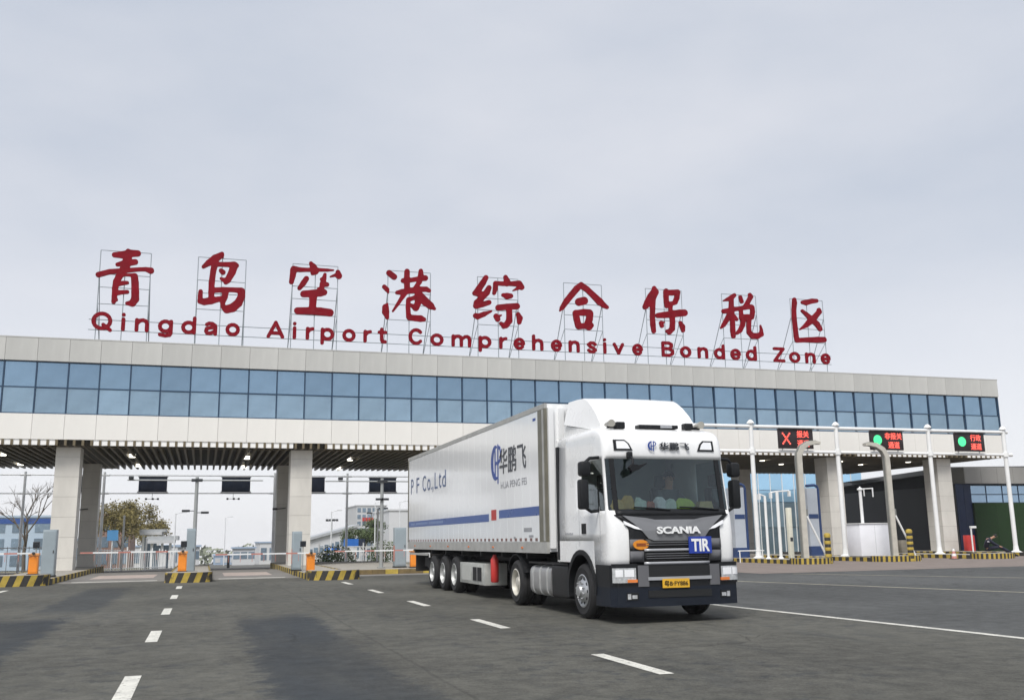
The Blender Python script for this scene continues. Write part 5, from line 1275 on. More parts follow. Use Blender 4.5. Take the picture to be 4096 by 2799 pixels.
for k in range(2): box('fascia_panel', M_fasc, of, 53.47, 53.545, 57.62 + 1.3 * k + .01, 58.92 + 1.3 * k - .01, 4.95, 6.16)
MB().prism([(57.4, 6.17), (64, 6.55), (84, 7.1), (84, 6.17)], 58.2, 78, 'xz').build('roof', M_dkro, of)
MB().box(54.25, 84, 58.25, 58.49, 3.5, 4.95).build('window_band', M_mull, of)
for k in range(16):
    xa = 54.32 + 1.52 * k
    box('window_pane', M_winb, of, xa + .06, xa + 1.46, 58.2, 58.249, 4.20, 4.80)
    box('window_pane', M_winb, of, xa + .06, xa + 1.46, 58.2, 58.249, 3.58, 4.13)
for k in range(14):
    box('turf_panel', M_turf, of, 54.3 + 2.0 * k + .008, 56.3 + 2.0 * k - .008, 57.85, 58.19, .02, 3.52)
for k in range(2): box('navy_panel', M_navyg, of, 52.92 + .68 * k + .01, 53.6 + .68 * k - .01, 58.0, 58.12, .02, 4.94)
MB().box(52.9, 54.25, 58.13, 58.49, -.4, 4.94).build('recess_wall', M_dkro, of)
# wing seen through the gate: dark glazed wall running away
wg = thing('office_wing', (57, 70, terrain(70)), 'dark glazed office wing seen under the gate roof at the right', 'building')
A_, B_ = Vector((54.9, 60.4)), Vector((61.2, 84.0)); dv = (B_ - A_).normalized(); nv = Vector((-dv.y, dv.x)) * -1; LW = (B_ - A_).length
def wing(name, s0, s1, z0, z1, d0, d1, m):
    q = [A_ + dv * s0, A_ + dv * s1]
    pts = [(q[0] + nv * d0), (q[1] + nv * d0), (q[1] + nv * d1), (q[0] + nv * d1)]
    return MB().prism([(p.x, p.y) for p in pts], z0, z1, 'xy').build(name, m, wg)
wing('wall', 0, LW, -1.2, 6.0, .12, 8, mat('wing_dark_wall', (.009, .009, .010), .8, spec=.1))
wing('eave', -.2, LW + .3, 5.98, 6.36, -.5, 8.2, M_dkro)
for k in range(12):
    s0 = .1 + 2.0 * k
    for z0, z1 in ((.1, 1.55), (1.65, 3.1), (3.2, 4.3)):
        wing('window_pane', s0 + .05, s0 + 1.95, z0 - .4, z1 - .4, .04, .10, M_winb if (k in (7, 8, 9) and z0 > 1.5) else M_navyg)  # a few paler panes carry a window reflection as colour
# blue glass building behind the gate
bg_ = thing('glass_building', (60, 92, terrain(92)), 'pale blue glass building behind the gate, right of the truck', 'building')
M_sky = mat('sky_blue_glass', (.40, .66, .88), .08, metal=.55, var=.08, scale=.3, rand=.10)
M_cool = mat('grey_blue_glass', (.30, .42, .50), .10, metal=.5, var=.2, scale=.6, rand=.25)
MB().box(53, 71, 92.2, 106, -1.2, 9.2).build('wall', mat('glass_building_core', (.30, .36, .40), .6), bg_)
for k in range(12):
    xa = 53 + 1.5 * k
    box('window_pane', M_sky, bg_, xa + .05, xa + 1.45, 92.05, 92.19, 6.2, 9.1)
    box('window_pane', M_stripe if k % 5 == 9 else M_sky, bg_, xa + .05, xa + 1.45, 92.05, 92.19, 4.9, 6.12)
    box('window_pane', M_cool, bg_, xa + .05, xa + 1.45, 92.05, 92.19, 2.2, 4.82)
    box('window_pane', M_cool, bg_, xa + .05, xa + 1.45, 92.05, 92.19, -.6, 2.12)
    box('mullion', M_wht, bg_, xa - .035, xa + .035, 91.98, 92.19, -.9, 9.2)

# ------------------------------------------------ figures
M_skin = mat('skin', (.42, .24, .16), .6, var=.06)
M_hair = mat('black_hair', (.012, .011, .011), .7)
def skin_mesh(pts, edges, rad, root=0, sub=1, name='body', m=None):
    me = bpy.data.meshes.new('sk'); me.from_pydata(pts, edges, [])
    ob = bpy.data.objects.new('sk', me); COL.objects.link(ob)
    mo = ob.modifiers.new('s', 'SKIN'); mo.use_smooth_shade = True
    sv = me.skin_vertices[0].data
    for i, r in enumerate(rad): sv[i].radius = (r, r) if not isinstance(r, tuple) else r; sv[i].use_root = (i == root)
    ss = ob.modifiers.new('u', 'SUBSURF'); ss.levels = ss.render_levels = sub
    dg = bpy.context.evaluated_depsgraph_get(); dg.update()
    out = bpy.data.meshes.new_from_object(ob.evaluated_get(dg)); out.name = name
    bpy.data.objects.remove(ob, do_unlink=True)
    out.materials.clear(); out.materials.append(m)
    for p in out.polygons: p.use_smooth = True
    return out
def figure(label, J, jacket, trousers, loc, patch=None, group=None, grow=1.0):
    """J: joint name -> world position"""
    if grow != 1.0:
        pv_ = Vector((J['pelvis'][0], J['pelvis'][1], .06)); J = {k: ((pv_ + (Vector(v) - pv_) * grow)[:] if k != 'look' else v) for k, v in J.items()}
    t = thing('person', loc, label, 'person')
    o = Vector(loc); g_ = lambda k: tuple(Vector(J[k]) - o)
    names = ['pelvis', 'waist', 'chest', 'neck', 'chin', 'crown', 'sl', 'el', 'wl', 'sr', 'er', 'wr', 'hl', 'kl', 'al', 'tl', 'hr', 'kr', 'ar', 'tr']
    ix = {k: i for i, k in enumerate(names)}
    E_ = [('pelvis', 'waist'), ('waist', 'chest'), ('chest', 'neck'), ('neck', 'chin'), ('chin', 'crown'), ('chest', 'sl'), ('sl', 'el'), ('el', 'wl'), ('chest', 'sr'), ('sr', 'er'), ('er', 'wr'), ('pelvis', 'hl'), ('hl', 'kl'), ('kl', 'al'), ('al', 'tl'), ('pelvis', 'hr'), ('hr', 'kr'), ('kr', 'ar'), ('ar', 'tr')]
    rad = dict(pelvis=.13, waist=.12, chest=.14, neck=.055, chin=.085, crown=.09, sl=.06, el=.043, wl=.03, sr=.06, er=.043, wr=.03, hl=.085, kl=.055, al=.04, tl=.035, hr=.085, kr=.055, ar=.04, tr=.035)
    body = skin_mesh([g_(k) for k in names], [(ix[a], ix[b]) for a, b in E_], [rad[k] for k in names], 0, 2, 'body', M_skin)
    bm = bmesh.new(); bm.from_mesh(body)
    fb = MB()
    for w_, e_ in (('wl', 'el'), ('wr', 'er')):                     # five bent fingers each
        wv, ev = Vector(g_(w_)), Vector(g_(e_)); d = (wv - ev).normalized(); sd_ = d.orthogonal().normalized(); dn = d.cross(sd_)
        fb.cyl(wv - d * .02, wv + d * .08, .036, .038, 8)
        for q, (off, ln) in enumerate(((-.03, .065), (-.01, .075), (.01, .07), (.03, .055))):
            a = wv + d * .075 + sd_ * off; fb.tube([a, a + d * ln * .55, a + d * ln * .8 + dn * ln * .5], [.010, .009, .007], 6)
        a = wv + d * .02 + sd_ * .035; fb.tube([a, a + d * .03 + sd_ * .025, a + d * .055 + sd_ * .025 + dn * .015], [.012, .010, .008], 6)
    fm = fb.mesh('f', M_skin); bm.from_mesh(fm); bm.to_mesh(body); bm.free()
    for p in body.polygons: p.use_smooth = True
    link_mesh('body', body, t, loc)
    jn = ['pelvis', 'waist', 'chest', 'neckb', 'sl', 'el', 'wl2', 'sr', 'er', 'wr2']
    J2 = dict(J); J2['neckb'] = Vector(J['chest']).lerp(Vector(J['neck']), .75); J2['wl2'] = Vector(J['el']).lerp(Vector(J['wl']), .92); J2['wr2'] = Vector(J['er']).lerp(Vector(J['wr']), .92)
    gj = lambda k: tuple(Vector(J2[k]) - o)
    ij = {k: i for i, k in enumerate(jn)}
    Ej = [('pelvis', 'waist'), ('waist', 'chest'), ('chest', 'neckb'), ('chest', 'sl'), ('sl', 'el'), ('el', 'wl2'), ('chest', 'sr'), ('sr', 'er'), ('er', 'wr2')]
    link_mesh('jacket', skin_mesh([gj(k) for k in jn], [(ij[a], ij[b]) for a, b in Ej], [.165, .155, .175, .085, .085, .065, .05, .085, .065, .05], 0, 2, 'jacket', jacket), t, loc)
    tn = ['pelvis', 'hl', 'kl', 'al2', 'hr', 'kr', 'ar2']
    J2['al2'] = Vector(J['kl']).lerp(Vector(J['al']), .93); J2['ar2'] = Vector(J['kr']).lerp(Vector(J['ar']), .93)
    it = {k: i for i, k in enumerate(tn)}
    link_mesh('trousers', skin_mesh([gj(k) for k in tn], [(it[a], it[b]) for a, b in (('pelvis', 'hl'), ('hl', 'kl'), ('kl', 'al2'), ('pelvis', 'hr'), ('hr', 'kr'), ('kr', 'ar2'))], [.15, .11, .08, .065, .11, .08, .065], 0, 2, 'trousers', trousers), t, loc)
    for a, b in (('al', 'tl'), ('ar', 'tr')):
        va, vb = Vector(J[a]), Vector(J[b])
        MB().tube([va - (vb - va).normalized() * .06, va, vb, vb + (vb - va).normalized() * .06], [.04, .058, .05, .02], 8).build('shoe', M_blk, t, smooth=True)
    cr_, chn = Vector(J['crown']), Vector(J['chin']); hc = chn.lerp(cr_, .75); up = (cr_ - chn).normalized()
    fwd = Vector(J.get('look', (0, -1, 0))).normalized(); sdv = up.cross(fwd)
    bm = bmesh.new(); bmesh.ops.create_icosphere(bm, subdivisions=3, radius=.118)
    for v in list(bm.verts):
        if v.co.dot(fwd) > .045 and v.co.dot(up) < .06 or v.co.dot(up) < -.07: bm.verts.remove(v)
    for v in bm.verts: v.co += hc
    MB().bm(bm).build('hair', M_hair, t, smooth=True)
    fc = MB(); f0 = hc + fwd * .095
    fc.tube([f0 + up * .0, f0 + fwd * .02 - up * .03, f0 - up * .045 + fwd * .005], [.010, .016, .010], 6)
    fc.build('nose', M_skin, t, smooth=True)
    ey = MB()
    for s in (-1, 1): ey.cyl(f0 + sdv * s * .035 + up * .005 - fwd * .01, f0 + sdv * s * .035 + up * .005 - fwd * .002, .012, n=8)
    ey.cyl(f0 - up * .065 - sdv * .02 - fwd * .006, f0 - up * .065 + sdv * .02 - fwd * .006, .005, n=6)
    ey.build('face_features', M_hair, t)
    er_ = MB()
    for s in (-1, 1): er_.cyl(hc + sdv * s * .100 - up * .02, hc + sdv * s * .122 - up * .02, .028, .02, 8)
    er_.build('ears', M_skin, t, smooth=True)
    if patch: patch(t)
    return t
M_unif = mat('dark_navy_uniform', (.012, .015, .035), .85, var=.2, scale=8)
px, py = 43.95, 46.0
t = thing('kerb_block', (43.7, 46.3, 0), 'short striped kerb block under the seated person', 'kerb block')
for k in range(5): box('stripe', M_kyel if k % 2 else M_kblk, t, 42.75 + .36 * k, 43.105 + .36 * k, 46.1, 46.55, .007, .28)
def back_patch(t): MB().box(43.62, 43.80, 45.72, 45.77, .84, .92).build('reflective_patch', mat('reflective_grey', (.45, .45, .5), .4), t)
figure('person in dark uniform sitting hunched on a kerb, legs stretched to the right', dict(
    pelvis=(43.95, 46.2, .42), waist=(43.85, 46.12, .60), chest=(43.86, 45.98, .82), neck=(44.02, 45.86, .94), chin=(44.09, 45.81, .96), crown=(44.17, 45.75, 1.05), look=(.7, -.7, -.3),
    sl=(43.76, 45.82, .86), el=(43.92, 45.64, .66), wl=(44.16, 45.56, .52), sr=(44.02, 46.14, .86), er=(44.16, 46.02, .66), wr=(44.36, 45.90, .52),
    hl=(43.98, 46.06, .40), kl=(44.36, 45.72, .50), al=(44.82, 45.44, .13), tl=(44.98, 45.36, .06), hr=(44.06, 46.26, .40), kr=(44.46, 45.98, .52), ar=(44.92, 45.68, .13), tr=(45.08, 45.60, .06)), M_unif, M_unif, (43.95, 46.0, 0), back_patch, grow=1.18)
M_drv = mat('driver_shirt', (.10, .12, .13), .85, var=.1)
def dT(x, y, z): return (TX + x, TY + y, z)
figure('driver in a dark shirt seated behind the steering wheel', dict(
    pelvis=dT(.62, 1.46, 1.86), waist=dT(.62, 1.48, 2.0), chest=dT(.62, 1.46, 2.26), neck=dT(.62, 1.42, 2.44), chin=dT(.62, 1.38, 2.52), crown=dT(.62, 1.38, 2.66), look=(0, -1, 0),
    sl=dT(.42, 1.44, 2.32), el=dT(.36, 1.22, 2.10), wl=dT(.45, 1.04, 2.07), sr=dT(.82, 1.44, 2.32), er=dT(.88, 1.22, 2.10), wr=dT(.79, 1.04, 2.07),
    hl=dT(.52, 1.42, 1.84), kl=dT(.50, 1.02, 1.86), al=dT(.50, .94, 1.56), tl=dT(.50, .88, 1.50), hr=dT(.72, 1.42, 1.84), kr=dT(.74, 1.02, 1.86), ar=dT(.74, .94, 1.56), tr=dT(.74, .88, 1.50)), M_drv, M_drv, dT(.62, 1.4, 1.42))
# things lying on the dashboard
def crumple(name, x, y, z, sx, sy, sz, m, label, cat, seed):
    rnd = random.Random(seed)
    bm = bmesh.new(); bmesh.ops.create_icosphere(bm, subdivisions=2, radius=1)
    for v in bm.verts:
        k = 1 + rnd.uniform(-.22, .22); v.co = Vector((v.co.x * sx * k, v.co.y * sy * k, max(-.55, v.co.z) * sz * k))
    zmin = min(v.co.z for v in bm.verts)
    for v in bm.verts: v.co += Vector((TX + x, TY + y, z - zmin))
    b = MB().bm(bm); o = bpy.data.objects.new(name, None)
    me = b.mesh(name, m, (TX + x, TY + y, z), True, 25)
    bpy.data.objects.remove(o)
    ob = link_mesh(name, me, None, (TX + x, TY + y, z)); tag(ob, label, cat); return ob
mt = lambda n, c: mat(n, c, .75, var=.15, scale=12)
ZD = 1.945
crumple('paper_bag', -.93, .42, ZD, .14, .08, .13, mt('kraft_yellow', (.60, .42, .14)), 'crumpled yellow paper bag at the left end of the dashboard', 'bag', 1)
crumple('paper_bag', -.72, .42, ZD, .13, .08, .17, mt('kraft_ochre', (.55, .36, .10)), 'ochre paper bag second from the left on the dashboard', 'bag', 2)
crumple('plastic_bag', -.48, .42, ZD, .12, .08, .15, mt('pale_mint', (.62, .75, .70)), 'pale mint plastic bag on the dashboard', 'bag', 3)
crumple('red_pouch', -.28, .42, ZD, .09, .06, .11, mt('pouch_red', (.42, .13, .08)), 'small reddish pouch near the middle of the dashboard', 'pouch', 4)
crumple('tissue_pack', -.08, .42, ZD, .13, .08, .15, mt('tissue_white', (.78, .80, .85)), 'white tissue pack in the middle of the dashboard', 'tissues', 5)
crumple('towel', .13, .42, ZD, .12, .08, .13, mt('towel_white_green', (.66, .76, .70)), 'white and green towel beside the tissue pack', 'towel', 6)
crumple('safety_vest', .40, .42, ZD, .22, .09, .15, mt('vest_lime', (.50, .65, .10)), 'folded lime safety vest in front of the steering wheel', 'vest', 7)
ob = MB().prism([(-.18, 0), (.18, 0), (.13, .20), (-.10, .20)], -.01, .14, 'xz').mesh('document_folder', mt('folder_straw', (.58, .47, .22)))
tag(link_mesh('document_folder', ob, None, (TX + .86, TY + .42, ZD - .03)), 'straw coloured folder propped at the right end of the dashboard', 'folder')

# ------------------------------------------------ trees and planting beyond the gate
M_bark = mat('grey_bark', (.13, .11, .09), .9, var=.25, scale=5)
M_leafb = mat('spring_leaf_olive', (.17, .14, .045), .8, var=.35, scale=1.2)
M_leafg = mat('shrub_green', (.07, .10, .035), .8, var=.35, scale=1.5)
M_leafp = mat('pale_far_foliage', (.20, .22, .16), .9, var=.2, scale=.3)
def branchy(b, p, d, L_, r, depth, rnd, tips, spread=.55):
    q = p + d * L_
    b.tube([p, p + d * L_ * .5 + Vector((rnd.uniform(-1, 1), rnd.uniform(-1, 1), 0)) * L_ * .04, q], [r, r * .82, r * .65], 6 if r > .03 else 4, cap=False)
    tips.append(q)
    if depth == 0: return
    for k in range(3 if depth > 1 else 4):
        a = rnd.uniform(0, 6.28); s_ = rnd.uniform(.5, 1) * spread
        o = d.orthogonal().normalized(); o2 = d.cross(o)
        nd_ = (d + (o * math.cos(a) + o2 * math.sin(a)) * s_ * 1.3 + Vector((0, 0, .12))).normalized()
        branchy(b, p + d * L_ * rnd.uniform(.6, 1.0), nd_, L_ * rnd.uniform(.55, .78), r * .58, depth - 1, rnd, tips, spread)
def tree(name, x, y, h, label, leaf=None, nleaf=0, lsize=.12, seed=1, trunk_r=.14, depth=4, spread=.55, group=None, blob=(1, 1, 1)):
    rnd = random.Random(seed); z0 = terrain(y)
    t = thing(name, (x, y, z0), label, 'tree', group)
    th = h * .34
    MB().tube([(x, y, z0 - .2), (x + .02 * h * rnd.uniform(-1, 1), y, z0 + th * .5), (x + .03 * h * rnd.uniform(-1, 1), y, z0 + th)], [trunk_r * 1.15, trunk_r, trunk_r * .85], 10).build('trunk', M_bark, t, smooth=True)
    b = MB(); tips = []
    top = Vector((x, y, z0 + th))
    for k in range(4):
        a = 6.28 * k / 4 + rnd.uniform(-.4, .4)
        branchy(b, top - Vector((0, 0, th * .12 * k)), Vector((math.cos(a) * .6, math.sin(a) * .6, 1)).normalized(), h * .27, trunk_r * .55, depth - 1, rnd, tips, spread)
    b.build('crown', M_bark, t)
    if leaf:
        lf = MB(); vs = []; fs = []
        for k in range(nleaf):
            c = rnd.choice(tips) + Vector((rnd.gauss(0, 1), rnd.gauss(0, 1), rnd.gauss(0, .8))) * h * .05
            u = Vector((rnd.gauss(0, 1), rnd.gauss(0, 1), rnd.gauss(0, 1))).normalized(); v = u.orthogonal().normalized(); s_ = lsize * rnd.uniform(.6, 1.3)
            n = len(vs); vs += [c - u * s_, c + v * s_ * .6, c + u * s_, c - v * s_ * .6]; fs.append((n, n + 1, n + 2, n + 3))
        lf.add(vs, fs); lo_ = lf.build('foliage', leaf, t); tag(lo_, kind='stuff')
    return t
tree('bare_tree', -13.3, 85, 8.6, 'bare branching tree at the left edge beyond the gate', seed=3, depth=4, trunk_r=.13, spread=.6)
tree('olive_tree', -8.2, 112, 7.4, 'tall olive-brown tree in new leaf beyond the left lane', M_leafb, 9000, .11, 5, .15, 5, .5)
tree('olive_tree', -6.0, 122, 5.6, 'smaller olive-brown tree right of the tall one beyond the left lane', M_leafb, 6000, .11, 8, .13, 5, .55)
tree('olive_tree', 20.2, 128, 5.6, 'hazy green tree in front of the tower block beside the trailer', M_leafg, 6000, .13, 11, .14, 5, .6)
def shrub(x, y, w, d, h, label, seed, n=900, m=M_leafg):
    rnd = random.Random(seed); z0 = terrain(y)
    t = thing('shrub', (x, y, z0), label, 'shrub', 'low shrubs beyond the gate')
    vs = []; fs = []
    for k in range(n):
        a = rnd.uniform(0, 6.28); e = rnd.uniform(0, 1) ** .5; c = Vector((x + w / 2 * e * math.cos(a), y + d / 2 * e * math.sin(a), z0 + h * rnd.uniform(.02, 1) * math.sqrt(max(.05, 1 - e * e * .8))))
        u = Vector((rnd.gauss(0, 1), rnd.gauss(0, 1), rnd.gauss(0, 1))).normalized(); v = u.orthogonal().normalized(); s_ = rnd.uniform(.05, .12)
        i = len(vs); vs += [c - u * s_, c + v * s_ * .6, c + u * s_, c - v * s_ * .6]; fs.append((i, i + 1, i + 2, i + 3))
    o = MB().add(vs, fs).build('foliage', m, t); tag(o, kind='stuff')
    b = MB()
    for k in range(5): b.cyl((x + rnd.uniform(-.2, .2) * w, y, z0), (x + rnd.uniform(-.35, .35) * w, y + rnd.uniform(-.2, .2), z0 + h * .7), .015, n=4)
    b.build('stem', M_bark, t)
shrub(9.9, 76, 3.2, 2, 1.6, 'green shrub beneath the blue sign board', 3, 1400)
shrub(14.8, 82, 3.2, 2, 2.0, 'tall shrub between the blue sign and the trailer', 4, 1400)
# white railings
def railing(name, pts, h, label, pitch=.45):
    t = thing(name, (*pts[0], terrain(pts[0][1])), label, 'fence')
    for (a, c) in zip(pts[:-1], pts[1:]):
        a, c = Vector(a), Vector(c); L_ = (c - a).length; n = max(2, int(L_ / pitch))
        for zz in (.15, h - .08):
            MB().cyl((a.x, a.y, terrain(a.y) + zz), (c.x, c.y, terrain(c.y) + zz), .03, n=6).build('rail', M_wht, t)
        for k in range(n + 1):
            q = a.lerp(c, k / n); big = k % 6 == 0
            MB().cyl((q.x, q.y, terrain(q.y)), (q.x, q.y, terrain(q.y) + (h + .25 if big else h)), .055 if big else .022, n=6).build('post' if big else 'picket', M_wht, t)
railing('white_railing', [(-6.9, 72), (-3.6, 92), (-2.9, 118)], 1.5, 'white railing running away along the left lane beyond the gate', .7)
railing('white_railing', [(6.0, 78), (8.5, 96), (9.6, 120)], 1.5, 'white railing on the right of the central lane beyond the gate', .8)
railing('white_railing', [(8.8, 78), (19, 80)], 1.5, 'white railing crossing beneath the blue sign board', .6)
railing('white_railing', [(-16.5, 70), (-9.6, 71)], 1.7, 'white railing at the left edge beyond the gate', .6)
t = thing('sluice_post', (-.0, 92, terrain(92)), 'short dark post standing in the far lane', 'bollard')
MB().cyl((1.95, 78, terrain(78)), (1.95, 78, terrain(78) + 1.05), .11, .09, 10).build('post', M_dkdev, t); MB().lathe([(0, .1), (.05, .07), (.06, 0)], (1.95, 78, terrain(78) + 1.05), 'z', 10).build('cap', M_dkdev, t)

# ------------------------------------------------ background buildings
def block(name, x0, x1, y0, y1, z1, wall, label, rows, cols_, pane, cat='building', band=None, roof=None, sill=.25):
    z0 = terrain(y0) - .5
    t = thing(name, ((x0 + x1) / 2, y0, z0), label, cat)
    w_ = MB().box(x0, x1, y0, y1, z0, z1).build('wall', wall, t)
    MB().box(x0 - .15, x1 + .15, y0 - .15, y1 + .1, z1 + .002, z1 + .25).build('roof', roof or wall, t)
    if rows and cols_:
        dx = (x1 - x0) / cols_; dz = (z1 - z0 - .8) / rows
        for r in range(rows):
            for c in range(cols_):
                box('window', pane, t, x0 + dx * (c + .16), x0 + dx * (c + .84), y0 - .06, y0 - .005, z0 + .7 + dz * r + dz * .15, z0 + .7 + dz * r + dz * .78)
    if band: MB().box(x0 - .02, x1 + .02, y0 - .09, y0 - .062, z1 - .75, z1 - .15).build('fascia_band', band, t)
    return t
M_paleb = mat('pale_blue_cladding', (.42, .52, .62), .6, var=.06, scale=.3)
M_paleg = mat('pale_grey_wall', (.52, .53, .54), .7, var=.06, scale=.3)
M_brick = mat('red_brown_wall', (.26, .17, .14), .8, var=.12, scale=.5)
M_winh = mat('hazy_window', (.20, .27, .34), .25, metal=.3, var=.15, rand=.2)
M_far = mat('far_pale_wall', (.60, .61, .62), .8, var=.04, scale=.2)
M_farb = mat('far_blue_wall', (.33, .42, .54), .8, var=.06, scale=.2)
M_signb = mat('road_sign_blue', (.02, .14, .50), .45, var=.06)
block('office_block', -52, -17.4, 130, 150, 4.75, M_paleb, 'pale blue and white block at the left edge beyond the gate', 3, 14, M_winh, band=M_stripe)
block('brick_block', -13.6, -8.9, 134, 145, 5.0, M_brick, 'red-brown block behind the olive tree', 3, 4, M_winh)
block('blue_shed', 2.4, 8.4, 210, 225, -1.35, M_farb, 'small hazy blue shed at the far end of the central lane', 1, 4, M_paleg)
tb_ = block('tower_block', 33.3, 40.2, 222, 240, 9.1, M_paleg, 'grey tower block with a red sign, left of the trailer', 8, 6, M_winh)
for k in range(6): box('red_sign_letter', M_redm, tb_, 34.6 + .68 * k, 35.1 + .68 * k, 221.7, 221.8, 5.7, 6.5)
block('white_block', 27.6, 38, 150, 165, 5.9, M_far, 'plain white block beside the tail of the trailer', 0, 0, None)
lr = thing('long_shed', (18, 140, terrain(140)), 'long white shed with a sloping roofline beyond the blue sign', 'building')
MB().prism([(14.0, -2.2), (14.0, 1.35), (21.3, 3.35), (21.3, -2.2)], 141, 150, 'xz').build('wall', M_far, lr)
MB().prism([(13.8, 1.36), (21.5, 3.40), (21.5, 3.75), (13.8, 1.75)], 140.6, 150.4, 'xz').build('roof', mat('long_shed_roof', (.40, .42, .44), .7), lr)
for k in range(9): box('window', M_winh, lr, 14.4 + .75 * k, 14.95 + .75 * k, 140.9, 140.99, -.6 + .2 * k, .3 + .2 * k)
# inner gatehouse canopies
for (x0, x1, y, z0, z1, l) in ((-6.6, -3.9, 112, 2.45, 2.95, 'flat grey canopy with a stepped edge, farther of the two beyond the left lane'), (-5.2, -2.3, 101, 1.55, 2.15, 'flat grey canopy on white posts, nearer of the two beyond the left lane')):
    t = thing('gatehouse_canopy', ((x0 + x1) / 2, y, terrain(y)), l, 'canopy', 'inner gatehouse canopies')
    MB().box(x0, x1, y, y + 6, z0 + .2, z1).build('canopy_roof', mat('canopy_grey', (.40, .42, .43), .6), t)
    MB().box(x0 + .1, x1 - .35, y - .25, y + 5.8, z0 - .1, z0 + .198).build('canopy_fascia', M_paleg, t)
    for xx in (x0 + .5, (x0 + x1) / 2, x1 - .7):
        MB().box(xx - .12, xx + .12, y + .3, y + .54, terrain(y) - .3, z0 - .1).build('post', M_wht, t)
    MB().box(x0 + .3, x1 - .6, y + 1.5, y + 1.6, terrain(y) - .2, z0 - .3).build('glass_screen', M_winh, t)
# blue signs and parasol
t = thing('blue_sign_board', (15.9, 110, terrain(110)), 'blue direction board on two posts beyond the second lane', 'sign')
MB().box(15.1, 16.75, 109.9, 110, .82, 1.62).build('board', M_signb, t); MB().box(16.76, 17.5, 109.9, 110, .82, 1.62).build('board', M_disp, t)
for xx in (15.4, 16.4): MB().cyl((xx, 110.08, terrain(110)), (xx, 110.08, 1.6), .05, n=8).build('post', M_gal, t)
t = thing('blue_parasol', (13.8, 110, terrain(110)), 'blue parasol standing beyond the second lane', 'parasol')
MB().lathe([(0, .95), (.18, .8), (.36, .42), (.45, 0)], (13.9, 110, .42), 'z', 16).build('canopy', M_signb, t, smooth=True); MB().cyl((13.9, 110, terrain(110)), (13.9, 110, .8), .03, n=8).build('pole', M_gal, t)
t = thing('blue_booth', (13.2, 108, terrain(108)), 'small navy booth below the blue parasol', 'booth')
MB().box(12.6, 13.65, 107.6, 108.6, terrain(108), .05, .02).build('body', mat('booth_navy', (.03, .06, .22), .5), t); MB().box(12.7, 13.55, 107.58, 107.599, -.75, -.25).build('window', M_winh, t)
t = thing('blue_direction_sign', (-7.6, 92, terrain(92)), 'square blue panel on a post behind the left rear column', 'sign')
MB().box(-8.0, -7.1, 92, 92.08, 1.75, 2.65).build('panel', mat('faded_sign_blue', (.08, .26, .50), .5), t); MB().cyl((-7.55, 92.12, terrain(92)), (-7.55, 92.12, 2.6), .05, n=8).build('post', M_gal, t)
# high-mast lamps
for x, y, h, l in ((33.9, 205, 10.2, 'high mast lamp in front of the tower block, left'), (36.4, 205, 11.2, 'high mast lamp in front of the tower block, right'), (20.0, 160, 7.0, 'thin lattice mast left of the tower block')):
    z0 = terrain(y); t = thing('high_mast_lamp', (x, y, z0), l, 'lamp', 'far mast lamps')
    MB().cyl((x, y, z0), (x, y, z0 + h), .14, .07, 8).build('mast', M_dkdev, t)
    MB().cyl((x - .8, y, z0 + h - .3), (x + .8, y, z0 + h - .1), .08, n=6).build('cross_arm', M_dkdev, t)
    for dx in (-.8, -.3, .3, .8): MB().box(x + dx - .2, x + dx + .2, y - .2, y + .1, z0 + h - .35, z0 + h).build('lamp_head', M_dkdev, t)
# street lamp posts between gate and railings
for x, y, h, l in ((-5.3, 73, 3.7, 'slim white post beyond the left lane'), (10.75, 62.5, 3.55, 'slim white post between the blue booth and the trailer'), (-3.9, 76, 2.2, 'short white post beyond the left lane')):
    z0 = terrain(y); t = thing('white_post', (x, y, z0), l, 'post', 'white posts beyond the gate')
    MB().cyl((x, y, z0), (x, y, z0 + h), .07, .06, 8).build('post', M_wht, t); MB().lathe([(0, .08), (.05, .08), (.08, 0)], (x, y, z0 + h), 'z', 8).build('cap', M_wht, t)
# far tree belt
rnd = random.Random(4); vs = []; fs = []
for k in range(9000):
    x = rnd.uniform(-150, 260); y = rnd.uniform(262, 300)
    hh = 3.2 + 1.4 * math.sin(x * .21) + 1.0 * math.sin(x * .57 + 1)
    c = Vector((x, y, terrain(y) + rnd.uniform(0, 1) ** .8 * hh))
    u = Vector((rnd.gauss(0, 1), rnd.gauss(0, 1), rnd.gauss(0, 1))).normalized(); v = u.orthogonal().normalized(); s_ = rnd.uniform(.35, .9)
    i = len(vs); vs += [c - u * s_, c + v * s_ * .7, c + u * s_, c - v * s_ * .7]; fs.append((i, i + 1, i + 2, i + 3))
o = MB().add(vs, fs).build('far_tree_belt', M_leafp); tag(o, 'hazy belt of far trees at the end of the road', 'trees', kind='stuff')

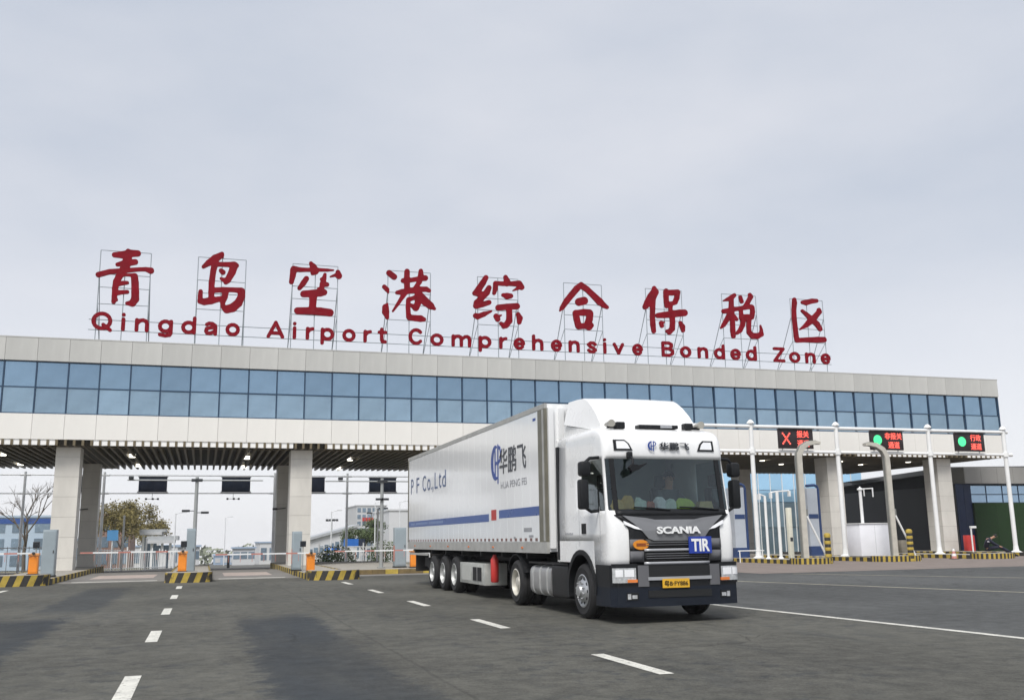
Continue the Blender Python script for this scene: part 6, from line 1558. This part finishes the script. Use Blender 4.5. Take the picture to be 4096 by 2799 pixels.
# more of the working yard beyond the gate: booths, slim masts and a low white hall
for x, y, w_, h_, l in ((-10.6, 92, 2.2, 2.5, 'pale booth behind the left rear column'), (-1.6, 128, 2.6, 2.4, 'small pale booth beside the far lane, left'), (11.6, 132, 3.0, 2.6, 'small pale booth beside the far lane, right'), (5.9, 150, 3.2, 2.4, 'pale booth at the far end of the central lane')):
    z0 = terrain(y); t = thing('guard_booth', (x, y, z0), l, 'booth', 'pale booths beyond the gate')
    MB().box(x - w_ / 2, x + w_ / 2, y, y + 2, z0 - .1, z0 + h_).build('wall', M_far, t)
    MB().box(x - w_ / 2 - .2, x + w_ / 2 + .2, y - .25, y + 2.2, z0 + h_ + .001, z0 + h_ + .22).build('roof', M_farb, t)
    for k in range(3): MB().box(x - w_ / 2 + .12 + k * w_ / 3, x - w_ / 2 + w_ / 3 - .05 + k * w_ / 3, y - .04, y - .002, z0 + .9, z0 + 1.9).build('window', M_winh, t)
for x, y, h, l in ((-15.2, 78, 5.6, 'slim grey mast at the left edge beyond the railing'), (-9.4, 88, 4.6, 'slim grey mast right of the bare tree'), (-2.5, 96, 5.0, 'slim grey mast beside the nearer canopy'), (2.9, 140, 6.5, 'slim far mast left of the central lane'), (12.2, 98, 5.2, 'slim grey mast left of the blue sign board'), (17.6, 104, 6.4, 'slim grey mast right of the blue sign board'), (23.4, 120, 7.4, 'slim grey mast beside the trailer tail')):
    z0 = terrain(y); t = thing('lamp_mast', (x, y, z0), l, 'mast', 'slim masts beyond the gate')
    MB().cyl((x, y, z0), (x, y, z0 + h), .075, .05, 8).build('mast', M_gal, t)
    MB().cyl((x, y, z0 + h - .05), (x + .7, y - .2, z0 + h + .1), .03, n=6).build('arm', M_gal, t); MB().box(x + .5, x + 1.0, y - .32, y - .1, z0 + h + .05, z0 + h + .14).build('lamp_head', M_gal, t)
block('low_hall', -30, -2.6, 160, 175, .9, M_far, 'long low white hall far beyond the left lane', 1, 18, M_winh, roof=M_farb)
block('low_hall', 9.5, 27, 175, 190, 1.2, M_far, 'long low white hall behind the blue sign board', 1, 12, M_winh, roof=M_farb)
# ------------------------------------------------ thin spring haze
M_haze = bpy.data.materials.new('haze'); M_haze.use_nodes = True
hn = M_haze.node_tree; hn.nodes.remove(hn.nodes['Principled BSDF'])
pv = hn.nodes.new('ShaderNodeVolumePrincipled'); pv.inputs['Color'].default_value = (.97, .98, 1.0, 1); pv.inputs['Density'].default_value = .0003; pv.inputs['Anisotropy'].default_value = .0
hn.links.new(pv.outputs[0], hn.nodes['Material Output'].inputs['Volume'])
hz = MB().box(-560, 660, -260, 960, -21, 19).build('haze', M_haze); tag(hz, kind='stuff')
